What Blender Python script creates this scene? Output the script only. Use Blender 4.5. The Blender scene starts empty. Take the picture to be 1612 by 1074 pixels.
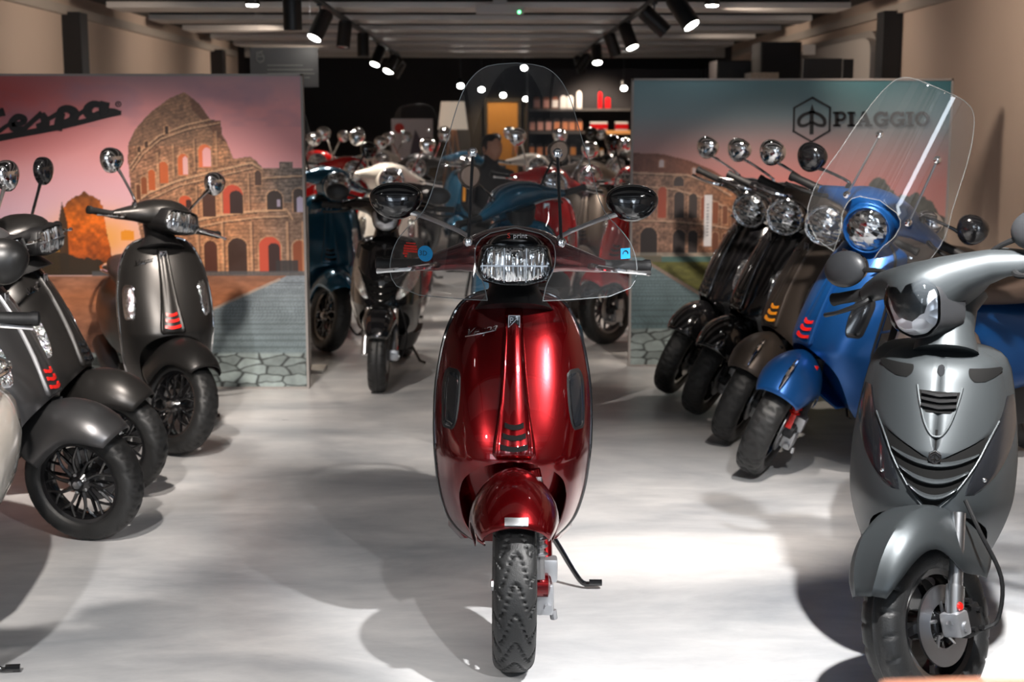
import bpy, bmesh, math, random
import numpy as np
from math import sin, cos, pi, radians, tan, atan
from mathutils import Vector, Matrix

sc = bpy.context.scene
COL = sc.collection
random.seed(7)
R = math.radians

# ------------------------------------------------------------------ camera
F_PX = 2240.0; CAM_H = 1.46; PITCH = R(8.8); YAW = math.atan(29/2240)
cam_d = bpy.data.cameras.new('camera'); cam = bpy.data.objects.new('camera', cam_d); COL.objects.link(cam)
cam_d.sensor_width = 36.0; cam_d.lens = 36.0*F_PX/1612
cam.location = (0, 0, CAM_H); cam.rotation_euler = (R(90)-PITCH, 0, -YAW)
cam_d.clip_start = 0.05; cam_d.clip_end = 100
cam_d.dof.use_dof = True; cam_d.dof.focus_distance = 3.85; cam_d.dof.aperture_fstop = 4.5
sc.camera = cam
CM = Matrix.Rotation(-YAW, 3, 'Z') @ Matrix.Rotation(R(90)-PITCH, 3, 'X')
def ray(px, py):
    return CM @ Vector(((px-806)/F_PX, (537-py)/F_PX, -1.0))
def G(px, py, z=0.0):
    d = ray(px, py); t = (z-CAM_H)/d.z
    return Vector((d.x*t, d.y*t, z))
def P(px, py, Y):
    d = ray(px, py); t = Y/d.y
    return Vector((d.x*t, Y, CAM_H+d.z*t))

# ------------------------------------------------------------------ world / exposure
w = bpy.data.worlds.new('world'); sc.world = w; w.use_nodes = True
bg = w.node_tree.nodes['Background']; bg.inputs[0].default_value = (0.75, 0.85, 1.0, 1); bg.inputs[1].default_value = 0.5
sc.view_settings.view_transform = 'Standard'; sc.view_settings.look = 'None'
sc.view_settings.gamma = 1.0; sc.view_settings.exposure = 0.5; sc.view_settings.use_curve_mapping = False

# daylight through the shop front behind the camera
def area_light(name, loc, rot, sx, sy, power, color):
    l = bpy.data.lights.new(name, 'AREA'); l.shape = 'RECTANGLE'; l.size = sx; l.size_y = sy
    l.energy = power; l.color = color
    o = bpy.data.objects.new(name, l); COL.objects.link(o); o.location = loc; o.rotation_euler = rot
    return o
area_light('shopfront_daylight', (1.25, -2.45, 1.30), (R(90), 0, 0), .75, 1.9, 34, (0.80, 0.90, 1.0))
area_light('shopfront_daylight', (-1.9, -2.45, 1.30), (R(90), 0, 0), .9, 1.9, 26, (0.80, 0.90, 1.0))

SPOT_GAIN = 3.2
# ceiling spot lamps: (x, y, target x, target y, watts, cone deg, warm 0..1)
SPOTS = [
 # right track (lights the centre aisle, the hero and the right-hand row)
 (1.08, 0.7, -0.50, 2.4, 62, 58, .1), (1.08, 2.7, 0.80, 3.9, 105, 62, .1), (1.08, 2.9, 2.1, 4.2, 70, 56, .25),
 (1.08, 4.1, 0.6, 5.2, 60, 56, .45), (1.08, 4.8, 2.1, 6.4, 60, 50, .5), (1.08, 6.3, 1.8, 8.4, 45, 60, .6),
 # left track
 (-1.18, 1.2, -1.5, 3.4, 85, 66, .2), (-1.18, 2.8, -2.1, 4.8, 65, 56, .45), (-1.18, 4.3, -1.9, 6.1, 60, 52, .5),
 (-1.18, 5.2, -0.4, 6.9, 45, 54, .5), (-1.18, 5.6, -2.0, 7.6, 50, 66, .6),
]

# ------------------------------------------------------------------ helpers
def srgb(r, g, b):
    f = lambda c: ((c/255)/12.92 if c/255 <= 0.04045 else (((c/255)+0.055)/1.055)**2.4)
    return (f(r), f(g), f(b), 1)

def new_mat(name):
    m = bpy.data.materials.new(name); m.use_nodes = True
    return m, m.node_tree, m.node_tree.nodes['Principled BSDF']
def mat(name, color, rough=.5, metal=0.0, coat=0.0, coat_rough=.03, bump=0, bump_scale=200, emis=0, spec=.5, vary=0, vscale=8):
    m, t, b = new_mat(name)
    b.inputs['Base Color'].default_value = color
    b.inputs['Roughness'].default_value = rough; b.inputs['Metallic'].default_value = metal
    b.inputs['Coat Weight'].default_value = coat; b.inputs['Coat Roughness'].default_value = coat_rough
    b.inputs['Specular IOR Level'].default_value = spec
    if emis:
        b.inputs['Emission Color'].default_value = color; b.inputs['Emission Strength'].default_value = emis
    if bump or vary:
        tc = t.nodes.new('ShaderNodeTexCoord')
    if vary:
        n = t.nodes.new('ShaderNodeTexNoise'); n.inputs['Scale'].default_value = vscale; n.inputs['Detail'].default_value = 6
        t.links.new(tc.outputs['Object'], n.inputs['Vector'])
        r_ = t.nodes.new('ShaderNodeMapRange'); r_.inputs[3].default_value = 1-vary; r_.inputs[4].default_value = 1+vary
        t.links.new(n.outputs['Fac'], r_.inputs[0])
        mx = t.nodes.new('ShaderNodeMix'); mx.data_type = 'RGBA'; mx.blend_type = 'MULTIPLY'; mx.inputs[0].default_value = 1
        mx.inputs[6].default_value = color
        t.links.new(r_.outputs[0], mx.inputs[7]); t.links.new(mx.outputs[2], b.inputs['Base Color'])
    if bump:
        n = t.nodes.new('ShaderNodeTexNoise'); n.inputs['Scale'].default_value = bump_scale; n.inputs['Detail'].default_value = 3
        bp = t.nodes.new('ShaderNodeBump'); bp.inputs['Strength'].default_value = bump; bp.inputs['Distance'].default_value = .002
        t.links.new(tc.outputs['Object'], n.inputs['Vector']); t.links.new(n.outputs['Fac'], bp.inputs['Height'])
        t.links.new(bp.outputs['Normal'], b.inputs['Normal'])
    return m

def clear_mat(name, tint=(1, 1, 1, 1), refl=1.0, rough=.02, haze=0.0):
    """thin clear plastic: transparent sheet with a fresnel reflection"""
    m = bpy.data.materials.new(name); m.use_nodes = True; t = m.node_tree; t.nodes.clear()
    o = t.nodes.new('ShaderNodeOutputMaterial'); tr = t.nodes.new('ShaderNodeBsdfTransparent'); tr.inputs[0].default_value = tint
    gl = t.nodes.new('ShaderNodeBsdfGlossy'); gl.inputs['Roughness'].default_value = rough
    fr = t.nodes.new('ShaderNodeFresnel'); fr.inputs[0].default_value = 1.5
    mu = t.nodes.new('ShaderNodeMath'); mu.operation = 'MULTIPLY'; mu.inputs[1].default_value = refl; mu.use_clamp = True
    mx = t.nodes.new('ShaderNodeMixShader')
    t.links.new(fr.outputs[0], mu.inputs[0]); t.links.new(mu.outputs[0], mx.inputs[0])
    t.links.new(tr.outputs[0], mx.inputs[1]); t.links.new(gl.outputs[0], mx.inputs[2])
    last = mx
    if haze:
        df = t.nodes.new('ShaderNodeBsdfDiffuse'); df.inputs[0].default_value = (.8, .85, .9, 1)
        m2 = t.nodes.new('ShaderNodeMixShader'); m2.inputs[0].default_value = haze
        t.links.new(mx.outputs[0], m2.inputs[1]); t.links.new(df.outputs[0], m2.inputs[2]); last = m2
    t.links.new(last.outputs[0], o.inputs[0])
    return m

MESH = {}
def tag(o, label=None, cat=None, group=None, kind=None):
    if label: o['label'] = label
    if cat: o['category'] = cat
    if group: o['group'] = group
    if kind: o['kind'] = kind
    return o
def empty(name, loc=(0, 0, 0), rot=(0, 0, 0)):
    o = bpy.data.objects.new(name, None); COL.objects.link(o); o.location = loc; o.rotation_euler = rot
    o.empty_display_size = .1
    return o
def link_mesh(name, me, parent=None, M=None):
    o = bpy.data.objects.new(name, me); COL.objects.link(o)
    if parent is not None: o.parent = parent
    if M is not None: o.matrix_local = M
    return o
def finish(name, bm, m, smooth=True, angle=40):
    bmesh.ops.remove_doubles(bm, verts=bm.verts, dist=1e-6)
    bmesh.ops.recalc_face_normals(bm, faces=bm.faces)
    me = bpy.data.meshes.new(name); 
    a = R(angle)
    for f in bm.faces: f.smooth = smooth
    if smooth:
        for e in bm.edges:
            if len(e.link_faces) == 2 and e.calc_face_angle(0) > a: e.smooth = False
    bm.to_mesh(me); bm.free(); me.materials.append(m)
    return me
def part(name, key, builder, m, parent=None, M=None, smooth=True, angle=40):
    """cached mesh part: builder(bm) fills a bmesh"""
    k = (key, m.name) if key else None
    if k and k in MESH: me = MESH[k]
    elif key and key in MESH:
        me = MESH[key].copy(); me.materials.clear(); me.materials.append(m); MESH[k] = me
    else:
        bm = bmesh.new(); builder(bm); me = finish(name, bm, m, smooth, angle)
        if key: MESH[key] = me; MESH[k] = me
    return link_mesh(name, me, parent, M)

def box(bm, x0, x1, y0, y1, z0, z1, bev=0):
    r = bmesh.ops.create_cube(bm, size=1)
    M = Matrix.Translation(((x0+x1)/2, (y0+y1)/2, (z0+z1)/2)) @ Matrix.Diagonal((abs(x1-x0), abs(y1-y0), abs(z1-z0), 1))
    bmesh.ops.transform(bm, matrix=M, verts=r['verts'])
    if bev:
        es = list({e for v in r['verts'] for e in v.link_edges})
        bmesh.ops.bevel(bm, geom=es, offset=bev, segments=2, affect='EDGES', profile=.6)
def loft(bm, rings, closed=True, cap=True, loop=False):
    vs = [[bm.verts.new(p) for p in r] for r in rings]
    n = len(vs[0]); m = len(vs)
    for i in range(m if loop else m-1):
        a = vs[i]; b = vs[(i+1) % m]
        for j in range(n if closed else n-1):
            k = (j+1) % n
            try: bm.faces.new((a[j], a[k], b[k], b[j]))
            except ValueError: pass
    if cap and closed and not loop:
        for r in (vs[0], vs[-1]):
            try: bm.faces.new(r)
            except ValueError: pass
    return vs
def catmull(pts, n=6):
    if len(pts) < 3: return [Vector(p) for p in pts]
    ps = [Vector(p) for p in pts]; ps = [ps[0]*2-ps[1]] + ps + [ps[-1]*2-ps[-2]]; out = []
    for i in range(1, len(ps)-2):
        p0, p1, p2, p3 = ps[i-1:i+3]
        for k in range(n):
            t = k/n
            out.append(.5*((2*p1)+(-p0+p2)*t+(2*p0-5*p1+4*p2-p3)*t*t+(-p0+3*p1-3*p2+p3)*t**3))
    out.append(ps[-2]); return out
def tube(bm, pts, rad, seg=10, smooth=0, cap=True):
    """rad: number or list per control point"""
    if not isinstance(rad, (list, tuple)): rad = [rad]*len(pts)
    if smooth:
        q = catmull([tuple(p)+(r,) if False else (p[0], p[1], p[2]) for p, r in zip(pts, rad)], smooth)
        rr = []
        for i in range(len(rad)-1):
            for k in range(smooth): rr.append(rad[i]+(rad[i+1]-rad[i])*k/smooth)
        rr.append(rad[-1]); pts, rad = q, rr
    pts = [Vector(p) for p in pts]; rings = []; up = None
    for i, p in enumerate(pts):
        d = (pts[min(i+1, len(pts)-1)]-pts[max(i-1, 0)]).normalized()
        if up is None:
            up = Vector((0, 0, 1)) if abs(d.z) < .9 else Vector((0, 1, 0))
        a = d.cross(up).normalized(); b = a.cross(d).normalized(); up = b
        rings.append([p+(a*cos(2*pi*k/seg)+b*sin(2*pi*k/seg))*rad[i] for k in range(seg)])
    loft(bm, rings, True, cap)
def lathe(bm, prof, c=(0, 0, 0), axis='z', seg=24, cap=True, a0=0, a1=2*pi):
    """prof: list of (h, r) along the axis"""
    full = abs(a1-a0-2*pi) < 1e-6
    rings = []
    for h, r in prof:
        ring = []
        for k in range(seg if full else seg+1):
            a = a0+(a1-a0)*k/seg; u, v = r*cos(a), r*sin(a)
            if axis == 'z': q = (u, v, h)
            elif axis == 'x': q = (h, u, v)
            else: q = (u, h, v)
            ring.append(Vector(q)+Vector(c))
        rings.append(ring)
    loft(bm, rings, full, cap and full)
def ellipsoid(bm, c, r, M=None, u=18, v=12):
    q = bmesh.ops.create_uvsphere(bm, u_segments=u, v_segments=v, radius=1)
    T = Matrix.Translation(c) @ (M.to_4x4() if M else Matrix.Identity(4)) @ Matrix.Diagonal((r[0], r[1], r[2], 1))
    bmesh.ops.transform(bm, matrix=T, verts=q['verts'])
def prism(bm, poly, y0, y1, plane='xz'):
    """poly in 2D extruded along the third axis"""
    def mk(a, b, h):
        return {'xz': (a, h, b), 'xy': (a, b, h), 'yz': (h, a, b)}[plane]
    v0 = [bm.verts.new(mk(a, b, y0)) for a, b in poly]; v1 = [bm.verts.new(mk(a, b, y1)) for a, b in poly]
    n = len(poly)
    bm.faces.new(v0); bm.faces.new(v1[::-1])
    for i in range(n): bm.faces.new((v0[i], v0[(i+1) % n], v1[(i+1) % n], v1[i]))
def interp(tab, x):
    """tab: sorted list of (x, y...) ; monotone-ish smooth interpolation"""
    xs = [t[0] for t in tab]
    if x <= xs[0]: return tab[0][1]
    if x >= xs[-1]: return tab[-1][1]
    for i in range(len(xs)-1):
        if xs[i] <= x <= xs[i+1]:
            h = xs[i+1]-xs[i]; t = (x-xs[i])/h
            y0, y1 = tab[i][1], tab[i+1][1]
            m0 = (y1-y0)/h if i == 0 else (y1-tab[i-1][1])/(xs[i+1]-xs[i-1])
            m1 = (y1-y0)/h if i+2 >= len(xs) else (tab[i+2][1]-y0)/(xs[i+2]-xs[i])
            return ((2*t**3-3*t**2+1)*y0+(t**3-2*t**2+t)*h*m0+(-2*t**3+3*t**2)*y1+(t**3-t**2)*h*m1)
def stroke(bm, pts, wd, y0, y1, smooth=0, plane='xz'):
    """flat ribbon with thickness along a 2D path; wd number or list"""
    if not isinstance(wd, (list, tuple)): wd = [wd]*len(pts)
    if smooth:
        q = catmull([(p[0], p[1], 0) for p in pts], smooth); ww = []
        for i in range(len(wd)-1):
            for k in range(smooth): ww.append(wd[i]+(wd[i+1]-wd[i])*k/smooth)
        ww.append(wd[-1]); pts, wd = [(v.x, v.y) for v in q], ww
    L, Rr = [], []
    n = len(pts)
    for i in range(n):
        a = Vector(pts[max(i-1, 0)]); b = Vector(pts[min(i+1, n-1)]); d = (b-a).normalized()
        nrm = Vector((-d.y, d.x)); p = Vector(pts[i])
        L.append(p+nrm*wd[i]/2); Rr.append(p-nrm*wd[i]/2)
    def mk(a, h): return {'xz': (a[0], h, a[1]), 'xy': (a[0], a[1], h)}[plane]
    rings = [[mk(L[i], y0), mk(Rr[i], y0), mk(Rr[i], y1), mk(L[i], y1)] for i in range(n)]
    loft(bm, rings, True, True)
def text_into(bm, s, size, M, extrude=.001, shear=0, align='CENTER'):
    c = bpy.data.curves.new('lettering', 'FONT'); c.body = s; c.size = size; c.extrude = extrude; c.shear = shear
    c.align_x = align; c.align_y = 'CENTER'; c.resolution_u = 3
    o = bpy.data.objects.new('lettering', c); COL.objects.link(o)
    bpy.context.view_layer.update()
    me = bpy.data.meshes.new_from_object(o.evaluated_get(bpy.context.evaluated_depsgraph_get()))
    me.transform(M); bm.from_mesh(me)
    bpy.data.objects.remove(o); bpy.data.meshes.remove(me); bpy.data.curves.remove(c)

# ------------------------------------------------------------------ materials
def tire_mat():
    return mat('tyre_rubber', (.011, .0115, .012, 1), .52, bump=.4, bump_scale=260, spec=.5)
def lens_mat(name, col=(.92, .95, .97, 1), scale=60, vert=True):
    m, t, b = new_mat(name)
    b.inputs['Base Color'].default_value = col; b.inputs['Metallic'].default_value = 1; b.inputs['Roughness'].default_value = .10
    b.inputs['Coat Weight'].default_value = 1
    tc = t.nodes.new('ShaderNodeTexCoord'); v = t.nodes.new('ShaderNodeTexVoronoi'); v.inputs['Scale'].default_value = scale
    mp = t.nodes.new('ShaderNodeMapping'); mp.inputs['Scale'].default_value = (2.2, .2, .6) if vert else (1, .3, 1.6)
    bp = t.nodes.new('ShaderNodeBump'); bp.inputs['Strength'].default_value = 1; bp.inputs['Distance'].default_value = .006
    t.links.new(tc.outputs['Object'], mp.inputs[0]); t.links.new(mp.outputs[0], v.inputs['Vector'])
    t.links.new(v.outputs['Distance'], bp.inputs['Height']); t.links.new(bp.outputs['Normal'], b.inputs['Normal'])
    return m
MT = dict(
 red=mat('candy_red_paint', (.135, .0006, .0022, 1), .24, .85, .8, .015),
 black=mat('gloss_black_paint', (.006, .006, .007, 1), .12, 0, 1, .03),
 matt_black=mat('matt_black_paint', (.024, .023, .0225, 1), .34, .6),
 matt_grey=mat('matt_titanium_paint', (.10, .10, .104, 1), .34, .75),
 brown=mat('matt_taupe_paint', (.075, .060, .050, 1), .38, .6),
 blue=mat('satin_blue_paint', (.006, .075, .27, 1), .32, .55, .25, .2),
 teal=mat('petrol_blue_paint', (.010, .10, .19, 1), .2, .5, 1, .04),
 zip=mat('satin_grey_paint', (.048, .055, .059, 1), .44, .6),
 white=mat('cream_paint', (.72, .68, .62, 1), .25, 0, 1, .04),
 brightred=mat('bright_red_paint', (.55, .008, .010, 1), .22, 0, 1, .04),
 chrome=mat('chrome', (.85, .86, .88, 1), .06, 1),
 steel=mat('brushed_steel', (.55, .56, .58, 1), .3, 1),
 alu=mat('cast_aluminium', (.42, .43, .45, 1), .42, .85),
 plastic=mat('black_plastic', (.007, .007, .0075, 1), .45, spec=.35), void=mat('deep_black', (.003, .003, .003, 1), .8, spec=.15), cover=clear_mat('clear_lamp_cover', (.97, .98, 1, 1), 1.2),
 darkp=mat('dark_grey_plastic', (.018, .019, .021, 1), .45, spec=.4),
 rubber=mat('rubber_grip', (.007, .007, .0075, 1), .6, bump=.3, spec=.35),
 rim=mat('gloss_black_rim', (.008, .008, .009, 1), .18, .3, 1, .05),
 greyrim=mat('grey_rim', (.2, .2, .21, 1), .3, .7),
 seat=mat('seat_leather', (.030, .026, .024, 1), .5, bump=.5, bump_scale=160),
 brownseat=mat('brown_seat_leather', (.085, .060, .048, 1), .48, bump=.5, bump_scale=160),
 tyre=tire_mat(), lens=lens_mat('headlamp_reflector', (.75, .78, .80, 1), 42), lensz=lens_mat('soft_reflector', (.85, .87, .9, 1), 26, False), lensr=lens_mat('round_reflector', (.62, .65, .68, 1), 30, False), lens2=lens_mat('indicator_reflector', scale=110),
 smoke=mat('smoked_lens', (.008, .009, .011, 1), .14, 0, .6, .04),
 redp=mat('red_insert', (.75, .012, .008, 1), .25, 0, .8), amber=mat('amber_insert', (.95, .33, .012, 1), .3, 0, .6),
 glass=clear_mat('clear_acrylic', (.95, .96, .975, 1), 2.0, haze=.018),  # haze mixes in a pale veil that stands in for reflected light
 acryl_edge=mat('acrylic_edge', (.20, .22, .23, 1), .25, spec=.6),
 disc=mat('brake_disc_steel', (.38, .38, .39, 1), .32, 1),
 mirror=mat('mirror_glass', (.45, .47, .5, 1), .03, 1),
 white_print=mat('white_print', (.75, .76, .78, 1), .5),
 bluestick=mat('blue_sticker', (.02, .32, .70, 1), .45), redstick=mat('red_sticker', (.62, .03, .02, 1), .5),
)
MT['lensz'].node_tree.nodes['Principled BSDF'].inputs['Roughness'].default_value = .30
MT['lensz'].node_tree.nodes['Principled BSDF'].inputs['Metallic'].default_value = .6
# ------------------------------------------------------------------ the room
XL, XR, YF, YM, YB, ZC = -3.25, 3.05, -2.6, 18.5, 21.5, 2.30
def concrete_mat():
    m, t, b = new_mat('polished_concrete')
    tc = t.nodes.new('ShaderNodeTexCoord')
    def noise(s, d, r_, vec=None, dist=0):
        n = t.nodes.new('ShaderNodeTexNoise'); n.inputs['Scale'].default_value = s; n.inputs['Detail'].default_value = d; n.inputs['Roughness'].default_value = r_; n.inputs['Distortion'].default_value = dist
        t.links.new(vec or tc.outputs['Object'], n.inputs['Vector']); return n
    mp = t.nodes.new('ShaderNodeMapping'); mp.inputs['Scale'].default_value = (.7, 1.6, 1); t.links.new(tc.outputs['Object'], mp.inputs[0])
    n1 = noise(1.1, 8, .62, mp.outputs[0], .5); n2 = noise(5, 8, .7, mp.outputs[0], .3); n3 = noise(60, 3, .5)
    cr = t.nodes.new('ShaderNodeValToRGB'); cr.color_ramp.elements[0].position = .33; cr.color_ramp.elements[1].position = .68
    cr.color_ramp.elements[0].color = (.33, .35, .375, 1); cr.color_ramp.elements[1].color = (.70, .695, .69, 1)  # concrete blotches; dark tone tinted blue to paint in the bluish floor shadows
    t.links.new(n1.outputs['Fac'], cr.inputs[0])
    cr2 = t.nodes.new('ShaderNodeValToRGB'); cr2.color_ramp.elements[0].position = .3; cr2.color_ramp.elements[1].position = .75
    cr2.color_ramp.elements[0].color = (.82, .82, .83, 1); cr2.color_ramp.elements[1].color = (1.08, 1.07, 1.06, 1)
    t.links.new(n2.outputs['Fac'], cr2.inputs[0])
    mx = t.nodes.new('ShaderNodeMix'); mx.data_type = 'RGBA'; mx.blend_type = 'MULTIPLY'; mx.inputs[0].default_value = 1
    t.links.new(cr.outputs[0], mx.inputs[6]); t.links.new(cr2.outputs[0], mx.inputs[7]); t.links.new(mx.outputs[2], b.inputs['Base Color'])
    r_ = t.nodes.new('ShaderNodeMapRange'); r_.inputs[3].default_value = .22; r_.inputs[4].default_value = .42
    t.links.new(n2.outputs['Fac'], r_.inputs[0]); t.links.new(r_.outputs[0], b.inputs['Roughness'])
    bp = t.nodes.new('ShaderNodeBump'); bp.inputs['Strength'].default_value = .12; bp.inputs['Distance'].default_value = .002
    t.links.new(n3.outputs['Fac'], bp.inputs['Height']); t.links.new(bp.outputs['Normal'], b.inputs['Normal'])
    return m
M_wall = mat('beige_wall_plaster', (.46, .375, .315, 1), .75, vary=.06, vscale=2)
M_ceil = mat('corrugated_ceiling', (.045, .045, .045, 1), .7)
M_beam = mat('galvanised_beam', (.55, .54, .53, 1), .45, .3, vary=.12, vscale=3)
M_dark = mat('anthracite_wall', (.022, .019, .021, 1), .7); M_blk = mat('black_metal', (.008, .008, .009, 1), .45)
M_trim = mat('grey_trim', (.33, .30, .27, 1), .6)
def struct(name, b, m, label=None):
    o = part(name, None, b, m, smooth=False); o['kind'] = 'structure'
    if label: o['label'] = label
    return o
struct('floor', lambda bm: box(bm, XL-.2, XR+.2, YF, YB, -.15, 0), concrete_mat(), 'pale blotchy polished concrete floor')
struct('wall_left', lambda bm: box(bm, XL-.2, XL, YF, YM, 0, 2.42), M_wall)
struct('wall_right', lambda bm: box(bm, XR, XR+.2, YF, YM, 0, 2.42), M_wall)
struct('wall_back_left', lambda bm: box(bm, XL-.2, XL, YM, YB, 0, 2.6), M_dark)
struct('wall_back_right', lambda bm: box(bm, XR, XR+.2, YM, YB, 0, 2.6), M_dark)
struct('wall_back', lambda bm: box(bm, XL-.2, XR+.2, YB, YB+.2, 0, 2.6), M_dark)
struct('wall_front', lambda bm: (box(bm, XL, XR, YF-.15, YF, 2.25, 2.42), box(bm, XL, XL+.25, YF-.15, YF, 0, 2.25), box(bm, XR-.25, XR, YF-.15, YF, 0, 2.25), box(bm, XL+.25, XR-.25, YF-.15, YF, 0, .25)), M_dark)
struct('window_1', lambda bm: box(bm, XL+.25, XR-.25, YF-.09, YF-.07, .25, 2.25), MT['glass'], 'large shopfront window')
struct('ceiling', lambda bm: (box(bm, XL-.2, XR+.2, YF, YM, 2.42, 2.5), box(bm, XL-.2, XR+.2, YM, YB, 2.6, 2.7)), M_ceil)
struct('trim_1', lambda bm: box(bm, XL, XL+.045, YF, YM-.3, ZC-.05, ZC+.02), M_trim, 'cable tray along the left wall')
struct('trim_2', lambda bm: box(bm, XR-.045, XR, YF, YM-.3, ZC-.05, ZC+.02), M_trim, 'cable tray along the right wall')
struct('trim_3', lambda bm: (box(bm, XL+.1, XR-.1, YM-.08, YM+.05, ZC-.04, ZC+.12)), mat('pale_lintel', (.5, .48, .45, 1), .6), 'pale lintel where the low ceiling ends')
# ceiling beams
y = -2.0; k = 0
def beamb(bm):
    box(bm, XL+.35, XR-.35, -.24, .24, 2.30, 2.345, .004)
while y < 18.0:
    o = part('ceiling_beam', 'beam', beamb, M_beam, None, Matrix.Translation((0, y, 0)), smooth=False)
    part('beam_web', 'beamweb', lambda bm: box(bm, XL+.35, XR-.35, -.20, .20, 2.345, 2.42), M_ceil, o, smooth=False)  # web coloured dark to paint in the shade between the beams
    tag(o, 'grey metal beam running across the low ceiling', 'beam', 'ceiling beams'); o['kind'] = 'structure'
    y += 1.32; k += 1
# wall columns
for (sx, Y, lb) in ((XL, 11.1, 'black steel column on the left wall above the backdrop'), (XL, 16.8, 'black steel column far back on the left wall'), (XR, 10.9, 'black steel column on the right wall above the backdrop')):
    sg = 1 if sx < 0 else -1
    o = part('wall_column', None, lambda bm: (box(bm, sx, sx+sg*.14, Y-.10, Y+.10, 0, 2.27), box(bm, sx, sx+sg*.17, Y-.14, Y+.14, 0, .02)), M_blk, smooth=False)
    tag(o, lb, 'column')
# ceiling exit lamp
o = empty('emergency_light', (P(787, 19, 10.6).x, 10.6, 2.26)); tag(o, 'flat grey emergency light with green lamp under the ceiling', 'emergency light')
part('light_body', None, lambda bm: (box(bm, -.175, .175, -.03, .03, -.032, .04, .006), box(bm, -.05, .05, -.02, .02, .03, .165)), mat('pale_plastic', (.5, .5, .5, 1), .5), o, smooth=False)
part('status_lamp', None, lambda bm: ellipsoid(bm, (.14, -.03, -.02), (.010, .006, .010)), mat('green_led', (.1, 1, .25, 1), emis=8), o)
# ------------------------------------------------------------------ track lighting
M_spotlens = mat('lit_spot_lens', (1, .97, .92, 1), emis=22); M_offlens = mat('unlit_spot_lens', (.25, .26, .27, 1), .15, .5)
def track(x, y0, y1, lb):
    o = part('lighting_track', None, lambda bm: (box(bm, x-.018, x+.018, y0, y1, 2.245, 2.275), [tube(bm, [(x, yy_, 2.27), (x, yy_, 2.31)], .006, 6) for yy_ in (y0+.3, (y0+y1)/2, y1-.3)]), M_blk, smooth=False)
    tag(o, lb, 'lighting track', 'lighting tracks')
track(-1.18, .3, 18.2, 'left black lighting track under the ceiling'); track(1.08, .3, 18.2, 'right black lighting track under the ceiling')
def spot(x, y, z, d, lit, label, group, size=1.0, cone=None, watts=0, color=(1, .93, .84), blend=.35):
    """a black cylinder spot on its stem, aimed along d"""
    o = empty('track_spotlight', (x, y, 2.25)); tag(o, label, 'spotlight', group)
    d = Vector(d).normalized(); q = Vector((0, 0, -1)).rotation_difference(d).to_matrix()
    c = Vector((0, 0, z-2.25)); r_ = .044*size; L_ = .17*size
    part('stem', None, lambda bm: (box(bm, -.016, .016, -.05, .05, -.02, 0), tube(bm, [(0, 0, -.01), (0, 0, z-2.25+.02)], .007, 6), tube(bm, [(0, 0, z-2.25+.02), c], .010, 6)), M_blk, o)
    T = Matrix.Translation(c) @ q.to_4x4()
    def can(bm):
        lathe(bm, [(L_*.5, r_*.55), (L_*.48, r_*.92), (L_*.42, r_), (-L_*.5, r_), (-L_*.5, r_*.9), (-L_*.40, r_*.82)], (0, 0, 0), 'z', 20, cap=True); bmesh.ops.transform(bm, matrix=T, verts=bm.verts)
    cn = part('lamp_housing', None, can, M_blk, o)
    def ln(bm):
        lathe(bm, [(-L_*.505, .001), (-L_*.50, r_*.55), (-L_*.485, r_*.82), (-L_*.47, r_*.82)], (0, 0, 0), 'z', 18, cap=True); bmesh.ops.transform(bm, matrix=T, verts=bm.verts)
    part('lamp_lens', None, ln, M_spotlens if lit else M_offlens, cn)
    if watts:
        l = bpy.data.lights.new('spot_light', 'SPOT'); l.energy = watts; l.spot_size = R(cone or 50); l.spot_blend = blend; l.shadow_soft_size = .03; l.color = color
        lo = bpy.data.objects.new('spot_light', l); COL.objects.link(lo); lo.parent = o
        lo.location = c+d*(L_*.56); lo.rotation_euler = d.to_track_quat('-Z', 'Y').to_euler()
    return o
# near lamps (they light the floor and the rows)
for i, (x, y, tx, ty, e, c, wm) in enumerate(SPOTS):
    side = 'right' if x > 0 else 'left'
    spot(x, y, 2.10, (tx-x, ty-y, -1.9), True, 'lit black spotlight of the %s track above the camera' % side, 'near spotlights of the %s track' % side, 1, c, e*SPOT_GAIN, (1, 1-.20*wm, 1-.38*wm), .8 if y > 4 else .5)
# lamps the photo shows: px, py, Y, tilt, lit
VIS = [
 (465, 18, 10.4, (0, .1, -1), 0, 'nearest unlit spotlight of the left track, at the upper edge'),
 (508, 40, 11.3, (-.45, -.45, -1), 1, 'large lit spotlight of the left track beside the hanging sign'),
 (545, 54, 12.3, (-.1, -.2, -1), 0, 'unlit spotlight after the large lit one on the left track'),
 (574, 70, 13.6, (0, -.05, -1), 0, 'small upright unlit spotlight in the middle of the left track'),
 (597, 88, 14.9, (-.35, -.5, -1), 1, 'lit spotlight in the far half of the left track'),
 (617, 101, 16.0, (-.5, -.6, -1), 1, 'second to last lit spotlight of the left track'),
 (632, 105, 16.8, (-.8, -.4, -1), 1, 'last lit spotlight of the left track'),
 (651, 109, 17.7, (-.6, .3, -1), 0, 'last unlit spotlight at the end of the left track'),
 (903, 95, 17.2, (.2, .3, -.6), 0, 'unlit spotlight at the end of the right track, tilted sideways'),
 (915, 92, 16.2, (-.7, .3, -1), 0, 'second to last unlit spotlight of the right track'),
 (939, 85, 15.1, (.05, -.5, -1), 1, 'lit spotlight in the far half of the right track'),
 (963, 70, 13.8, (.35, .1, -1), 0, 'unlit spotlight in the middle of the right track'),
 (988, 57, 12.6, (.35, -.4, -1), 1, 'lit spotlight in the middle of the right track'),
 (1028, 33, 11.4, (1.0, .1, -.9), 0, 'unlit tilted spotlight in the near half of the right track'),
 (1072, 18, 10.6, (.6, -.5, -1), 1, 'large lit spotlight of the right track at the upper edge'),
]
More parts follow.
